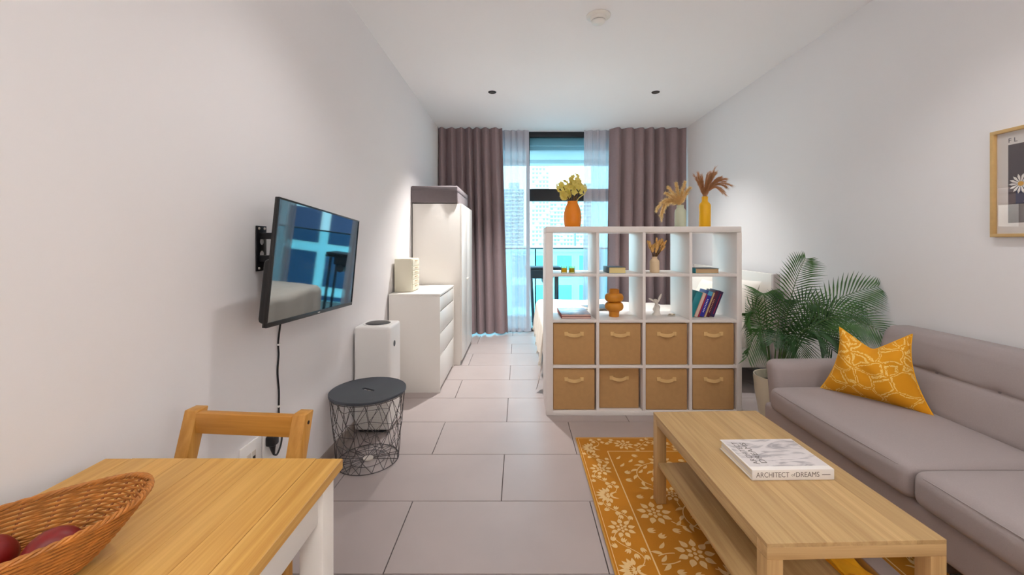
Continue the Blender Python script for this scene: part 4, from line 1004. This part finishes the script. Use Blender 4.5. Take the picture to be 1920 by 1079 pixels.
# throw cushion: pointed corners, chopped top edge
BLc, BRc, TLc, TRc = Vector((1.775, 2.375, .452)), Vector((2.05, 1.985, .452)), Vector((PX(1570, 2.31), 2.31, PZ(611, 2.31))), Vector((PX(1714, 2.10), 2.10, PZ(625, 2.10)))
ux = (BRc-BLc); wid = ux.length; ux.normalize()
mid_t = (TLc+TRc)/2; mid_b = (BLc+BRc)/2; uy = (mid_t-mid_b); uy = (uy-ux*uy.dot(ux)).normalized(); un = ux.cross(uy)
mtx = Matrix((ux, uy, un)).transposed()
e = bpy.data.objects.new('throw_cushion', None); COL.objects.link(e); tag(e, 'mustard yellow cushion with cream stitched lines on the sofa', 'cushion')
e.location = mid_b; e.rotation_euler = mtx.to_euler()
loc = lambda p: mtx.transposed() @ (p-mid_b)
bl, br, tl, tr = map(loc, (BLc, BRc, TLc, TRc))
def cush(u, v, sg):
    p = bl*(1-u)*(1-v)+br*u*(1-v)+tl*(1-u)*v+tr*u*v; p.z = 0
    a, c = 2*u-1, 2*v-1
    # sides pinch in between the corners, the top is chopped into a notch
    p.x -= .035*math.copysign(1, a)*(1-c*c)*abs(a)**3
    p.y += (.018*(1-a*a) if v < .5 else 0)*(1-2*v if v < .5 else 0)
    nt_ = max(0, 1.06-math.sqrt((a+.02)**2+.012))
    p.y -= .115*nt_*v**2.2
    th = .098*(max(0, 1-abs(a)**2.6)**.7)*(max(0, 1-abs(c)**2.6)**.7)*(1-.40*nt_*v**2)
    crease = .006*math.sin(a*9+c*4)*(1-abs(c))+.010*(noise.noise(Vector((a*2.2, c*2.2, sg*3.))))
    p.z = sg*(th+crease*min(1, th*18))+ .0
    return p
b = M().grid(46, 46, lambda u, v: cush(u, v, 1)); k = M().grid(46, 46, lambda u, v: cush(u, v, -1)); k.f = [f[::-1] for f in k.f]; b.add(k.v, k.f)
link('cover', mesh('cover', b, True, weld=True), 'cushion', e)
sm = [cush(i/40, 0, 1) for i in range(41)]+[cush(1, i/40, 1) for i in range(1, 41)]+[cush(1-i/40, 1, 1) for i in range(1, 41)]+[cush(0, 1-i/40, 1) for i in range(1, 40)]
link('edge_seam', mesh('edge_seam', M().tube([Vector((p.x, p.y, 0)) for p in sm], .003, 6, True), True), 'yellow_cloth', e)

# ------------------------------------------------------------------ bed
t = T('bed', 'white bed frame with headboard at the wall behind the cube shelf', 'bed', (1.3, 4.4, 0))
bY0, bY1, bX0, bX1 = 3.62, 5.22, .24, 2.30
for y in (bY0, bY1-.03): t.part('side_rail', M().box(bX0, bX1-.06, y, y+.03, .19, .36), 'white', bevel=.002)
t.part('foot_rail', M().box(bX0, bX0+.03, bY0+.031, bY1-.031, .19, .36), 'white', bevel=.002)
t.part('headboard', M().box(bX1-.02, bX1+.02, bY0-.02, bY1+.02, .30, 1.03), 'white', bevel=.004); 
for y in (bY0-.03, bY1): t.part('headboard_post', M().box(bX1-.03, bX1+.03, y, y+.035, 0, 1.03), 'sheet_grey', bevel=.003)
for i in range(12): t.part('slat', M().box(bX0+.06+i*.165, bX0+.15+i*.165, bY0+.032, bY1-.032, .255, .275), 'white')
for x in (bX0+.03, 1.2):
    for y in (bY0+.04, bY1-.1): t.part('leg', M().box(x, x+.05, y, y+.05, 0, .2), 'white', bevel=.002)
single('mattress', M().rbox((1.26, 4.42, .40), (1.00, .765, .12), .05, 4, 4), 'bedding', 'thick white mattress on the bed frame', 'mattress', (1.26, 4.42, .28), smooth=True)
# blanket draped over the mattress, hanging at foot and sides
def drape(x0, x1, y0, y1, zt_, hang_x, hang_y, rad_=.06, wob=1.0, seed=0, nx=80, ny=80, lob=0):
    U0, U1 = x0-hang_x, x1; V0, V1 = y0-hang_y, y1+hang_y
    def fold(d):  # distance past an edge -> (out, down)
        if d <= 0: return 0, 0
        q = rad_*math.pi/2
        if d < q: a = d/rad_; return rad_*math.sin(a), rad_*(1-math.cos(a))
        return rad_, rad_+(d-q)
    def fn(u, v):
        X = U0+(U1-U0)*u; Y = V0+(V1-V0)*v
        dx = max(0, x0-X); dyl = max(0, y0-Y); dyh = max(0, Y-y1)
        ox, zx = fold(dx); oy, zy = fold(dyl or dyh)
        xx = (x0-ox) if dx > 0 else X; yy = (y0-oy) if dyl > 0 else (y1+oy) if dyh > 0 else Y
        dn = max(zx, zy) if not (zx and zy) else math.hypot(zx, zy)
        nz = noise.noise(Vector((X*3.1+seed, Y*3.1, .3)))*.020*wob+noise.noise(Vector((X*8+seed, Y*8, 1.7)))*.008*wob
        z = zt_-dn+nz
        wv = .018*wob*math.sin(Y*17+seed)*min(1, zx*4); wv2 = .012*wob*math.sin(X*15+seed)*min(1, zy*4)
        return (xx-max(0, wv)-.02*min(1, zx*3), yy-(max(0, wv2) if dyl else -max(0, wv2)), max(.035, z))
    return M().grid(nx, ny, fn)
t = T('duvet', 'white duvet spread over the bed', 'duvet', (1.2, 4.42, .5))
t.part('cover', drape(.31, 1.75, 3.68, 5.16, .545, .20, .17, seed=3), 'bedding', True)
t = T('throw_blanket', 'cream fringed blanket draped over the foot of the bed', 'blanket', (.4, 4.4, .55))
bk = t.part('cloth', drape(.285, 1.12, 3.665, 5.17, .580, .37, .13, .065, 1.1, 9), 'blanket', True)
fr = M()
cl_me = bk.data; nx_, ny_ = 80, 80
for j in range(0, ny_):
    p0 = cl_me.vertices[j].co+t.loc; p1 = cl_me.vertices[j+1].co+t.loc
    for q in range(3):
        a = p0.lerp(p1, q/3)
        if a.z > .05: strand(fr, a, Vector((rng.uniform(-.3, .1), rng.uniform(-.3, .3), -1)), min(rng.uniform(.03, .06), a.z-.005), .0022, .1)
t.part('fringe', fr, 'blanket', stuff=True)
# sheet corner touching the floor
b = M().grid(10, 10, lambda u, v: (.232-.085*v*(1-.7*u)+.008*math.sin(u*9)*v, 3.55+.16*u-.02*v, .30-.285*v*(1-.55*u)))
single('bed_valance', b, 'sheet_grey', 'grey bed sheet corner hanging to the floor below the blanket', 'bed sheet', (.25, 3.6, .02), smooth=True)
# pillows
def pillow(b, w_, h_, th, n_=22):
    for sg in (1, -1):
        k = M().grid(n_, n_, lambda u, v: Vector(((u-.5)*w_*(1-.06*(1-(2*v-1)**2)), (v-.5)*h_*(1-.06*(1-(2*u-1)**2)), sg*th*(max(0, 1-abs(2*u-1)**2.5)**.6)*(max(0, 1-abs(2*v-1)**2.5)**.6))))
        if sg < 0: k.f = [f[::-1] for f in k.f]
        b.add(k.v, k.f)
    return b
def put_pillow(name, label, m_, c, w_, h_, th, lean_, yaw, cat='pillow'):
    mt = Matrix.Translation(c) @ Matrix.Rotation(yaw, 4, 'Z') @ Matrix.Rotation(R(90)-lean_, 4, 'X')
    o_ = bpy.data.objects.new(name, mesh(name, pillow(M(), w_, h_, th), True, weld=True)); COL.objects.link(o_); o_.data.materials.append(MATS[m_]); o_.matrix_world = mt; return tag(o_, label, cat)
put_pillow('pillow', 'white pillow leaning on the headboard nearest the palm', 'bedding', (2.13, 4.02, .745), .68, .46, .10, R(22), R(-90))
put_pillow('pillow', 'white pillow leaning on the headboard nearest the window', 'bedding', (2.13, 4.82, .745), .68, .46, .10, R(22), R(-90))
put_pillow('fringed_cushion', 'cream fringed cushion in front of the pillow beside the palm', 'blanket', (1.85, 3.98, .745), .44, .42, .075, R(24), R(-84), 'cushion')
flat_book('magazine', 'thin grey magazine lying on the bed', .72, 1.0, 4.25, 4.50, .612, .008, 'lid_card', 'page', 'L', 'cover_slate', rz=R(20))

# ------------------------------------------------------------------ potted palm
px0, py0 = 1.925, 3.0
t = T('potted_palm', 'green feather palm in a cream pot beside the sofa arm', 'plant', (px0, py0, 0))
t.part('pot', M().lathe([(0, 0), (.105, 0), (.115, .006), (.148, .20), (.157, .30), (.155, .325), (.147, .325), (.143, .30), (.135, .26), (0, .26)], px0, py0, 44), 'pot', True)
t.part('soil', M().lathe([(.139, .262), (.07, .268), (0, .270)], px0, py0, 28), 'soil', True)
def frond(tip, ctl, base_off, n_=24, llen=.20, dark=False, twist=0.0):
    p0 = Vector((px0+base_off[0], py0+base_off[1], .265)); p1, p2 = Vector(ctl)+Vector((-.05, .03, 0)), Vector(tip)
    b = M().tube([bez(p0, p1, p2, i/14) for i in range(15)], [.0055-.0003*i for i in range(15)], 6)
    o_ = t.part('frond', b, 'stem_green', True)
    lf = M()
    for i in range(n_):
        q = .34+.66*(i/(n_-1))**.9; c = bez(p0, p1, p2, q); tg = (bez(p0, p1, p2, min(1, q+.03))-bez(p0, p1, p2, q-.03)).normalized()
        side = tg.cross(Vector((-.40, -.72, .56))); side = side.normalized() if side.length > .15 else Vector((1, 0, 0))
        side = (Matrix.Rotation((twist-.3)*.8, 3, tg) @ side); nrm = side.cross(tg).normalized()
        k = (i/(n_-1)); L = 1.22*llen*(.30+.85*math.sin(math.pi*(k*.84+.12)))*rng.uniform(.9, 1.08)
        for s_ in (-1, 1):
            d = (tg*(.62+.40*k)+side*s_*(1.0-.20*k)+nrm*.15).normalized(); wv = d.cross(nrm).normalized()*.0052
            mid = c+d*L*.5-Vector((0, 0, .012)); e_ = c+d*L-Vector((0, 0, .22*L))
            lo = lambda p: Vector((max(1.712 if p.y > 3.0 else -9, min(p.x, XR-.012)), p.y, p.z))
            lf.add([c-wv*.35, c+wv*.35, lo(mid+wv), lo(mid-wv), lo(e_)], [(0, 1, 2, 3), (3, 2, 4)])
    t.part('leaflets', lf, 'leaf_dark' if dark else 'leaf', parent=o_)
def tipP(px, py, Y): return (PX(px, Y), Y, PZ(py, Y))
FR = [(tipP(1510, 486, 3.0), (2.03, 2.95, .95), (0, 0), 26, .16, False, .9), (tipP(1645, 538, 2.66), (2.08, 2.85, .92), (.03, -.02), 26, .17, False, .5), (tipP(1655, 625, 2.52), (2.10, 2.80, 1.02), (.03, -.03), 26, .17, False, .2),
      (tipP(1402, 668, 2.98), (1.90, 2.98, 1.0), (-.04, .02), 24, .16, False, .3), (tipP(1396, 600, 3.04), (1.88, 3.04, .98), (-.03, .03), 24, .15, False, -.3), (tipP(1430, 552, 3.25), (1.96, 3.1, 1.0), (-.02, .04), 24, .15, False, .6),
      (tipP(1535, 572, 2.85), (2.02, 2.9, .96), (.01, 0), 22, .15, True, .3), (tipP(1600, 662, 2.66), (2.08, 2.86, .98), (.02, -.02), 24, .15, True, 0), (tipP(1560, 655, 2.72), (2.04, 2.82, .95), (0, -.03), 22, .15, True, .4),
      (tipP(1500, 668, 2.74), (2.0, 2.84, .90), (-.01, -.03), 22, .15, True, -.4), (tipP(1625, 590, 2.75), (2.1, 2.9, .95), (.03, .02), 22, .15, True, .1), (tipP(1450, 640, 2.80), (1.97, 2.85, .88), (-.03, -.02), 20, .14, True, .2),
      (tipP(1470, 560, 3.1), (2.0, 3.0, .85), (-.01, .03), 22, .14, True, .8), (tipP(1555, 600, 2.95), (2.12, 2.98, .9), (.03, .03), 20, .14, True, .5)]
for fr_ in FR: frond(*fr_)

# ------------------------------------------------------------------ framed print on the right wall
fy1, fz0, fz1 = 2.017, 1.344, 1.868; fy0 = fy1-.40
t = T('framed_print', 'oak framed flower print on the wall above the sofa', 'picture frame', (XR, (fy0+fy1)/2, fz0))
fx = XR-.001; fd = .026; fwid = .016
for y0, y1, z0, z1 in ((fy0, fy1, fz1-fwid, fz1), (fy0, fy1, fz0, fz0+fwid), (fy0, fy0+fwid, fz0+fwid, fz1-fwid), (fy1-fwid, fy1, fz0+fwid, fz1-fwid)):
    t.part('frame_bar', M().box(fx-fd, fx, y0, y1, z0, z1), 'frame_wood', bevel=.001)
t.part('mount', M().box(fx-.008, fx-.004, fy0+fwid, fy1-fwid, fz0+fwid, fz1-fwid), 'paper')
pi0, pi1, pz0, pz1 = fy0+.07, fy1-.062, fz0+.068, fz1-.078
t.part('print', M().box(fx-.0088, fx-.008, pi0, pi1, pz0, pz1), 'print_dark')
t.part('print_patch', M().box(fx-.0092, fx-.0088, pi0+.01, pi1-.03, pz0+.09, pz0+.20), 'print_blue')
for dy, dz, r in ((.05, .185, .048), (.15, .22, .05), (.21, .12, .042), (.10, .10, .04)):
    c = Vector((fx-.0096, pi1-dy, pz0+dz)); b = M()
    for i in range(14):
        a = 2*math.pi*i/14; b.add([c, c+Vector((0, r*.75*math.cos(a-.15), r*.75*math.sin(a-.15))), c+Vector((0, r*math.cos(a), r*math.sin(a))), c+Vector((0, r*.75*math.cos(a+.15), r*.75*math.sin(a+.15)))], [(0, 1, 2, 3)])
    d_ = t.part('daisy', b, 'petal_white'); t.part('daisy_core', M().add([c+Vector((-.0003, r*.24*math.cos(2*math.pi*i/14), r*.24*math.sin(2*math.pi*i/14))) for i in range(14)], [tuple(range(14))]), 'petal_core', parent=d_)
text(t.e, 'F L', 'ink_dark', .03, (fx-.0092, fy1-.062, fz1-.058), (R(90), 0, R(-90)), off=t.loc, align='LEFT')
t.part('glass', M().add([(fx-.014, fy0+fwid, fz0+fwid), (fx-.014, fy1-fwid, fz0+fwid), (fx-.014, fy1-fwid, fz1-fwid), (fx-.014, fy0+fwid, fz1-fwid)], [(0, 1, 2, 3)]), 'clear_glass')
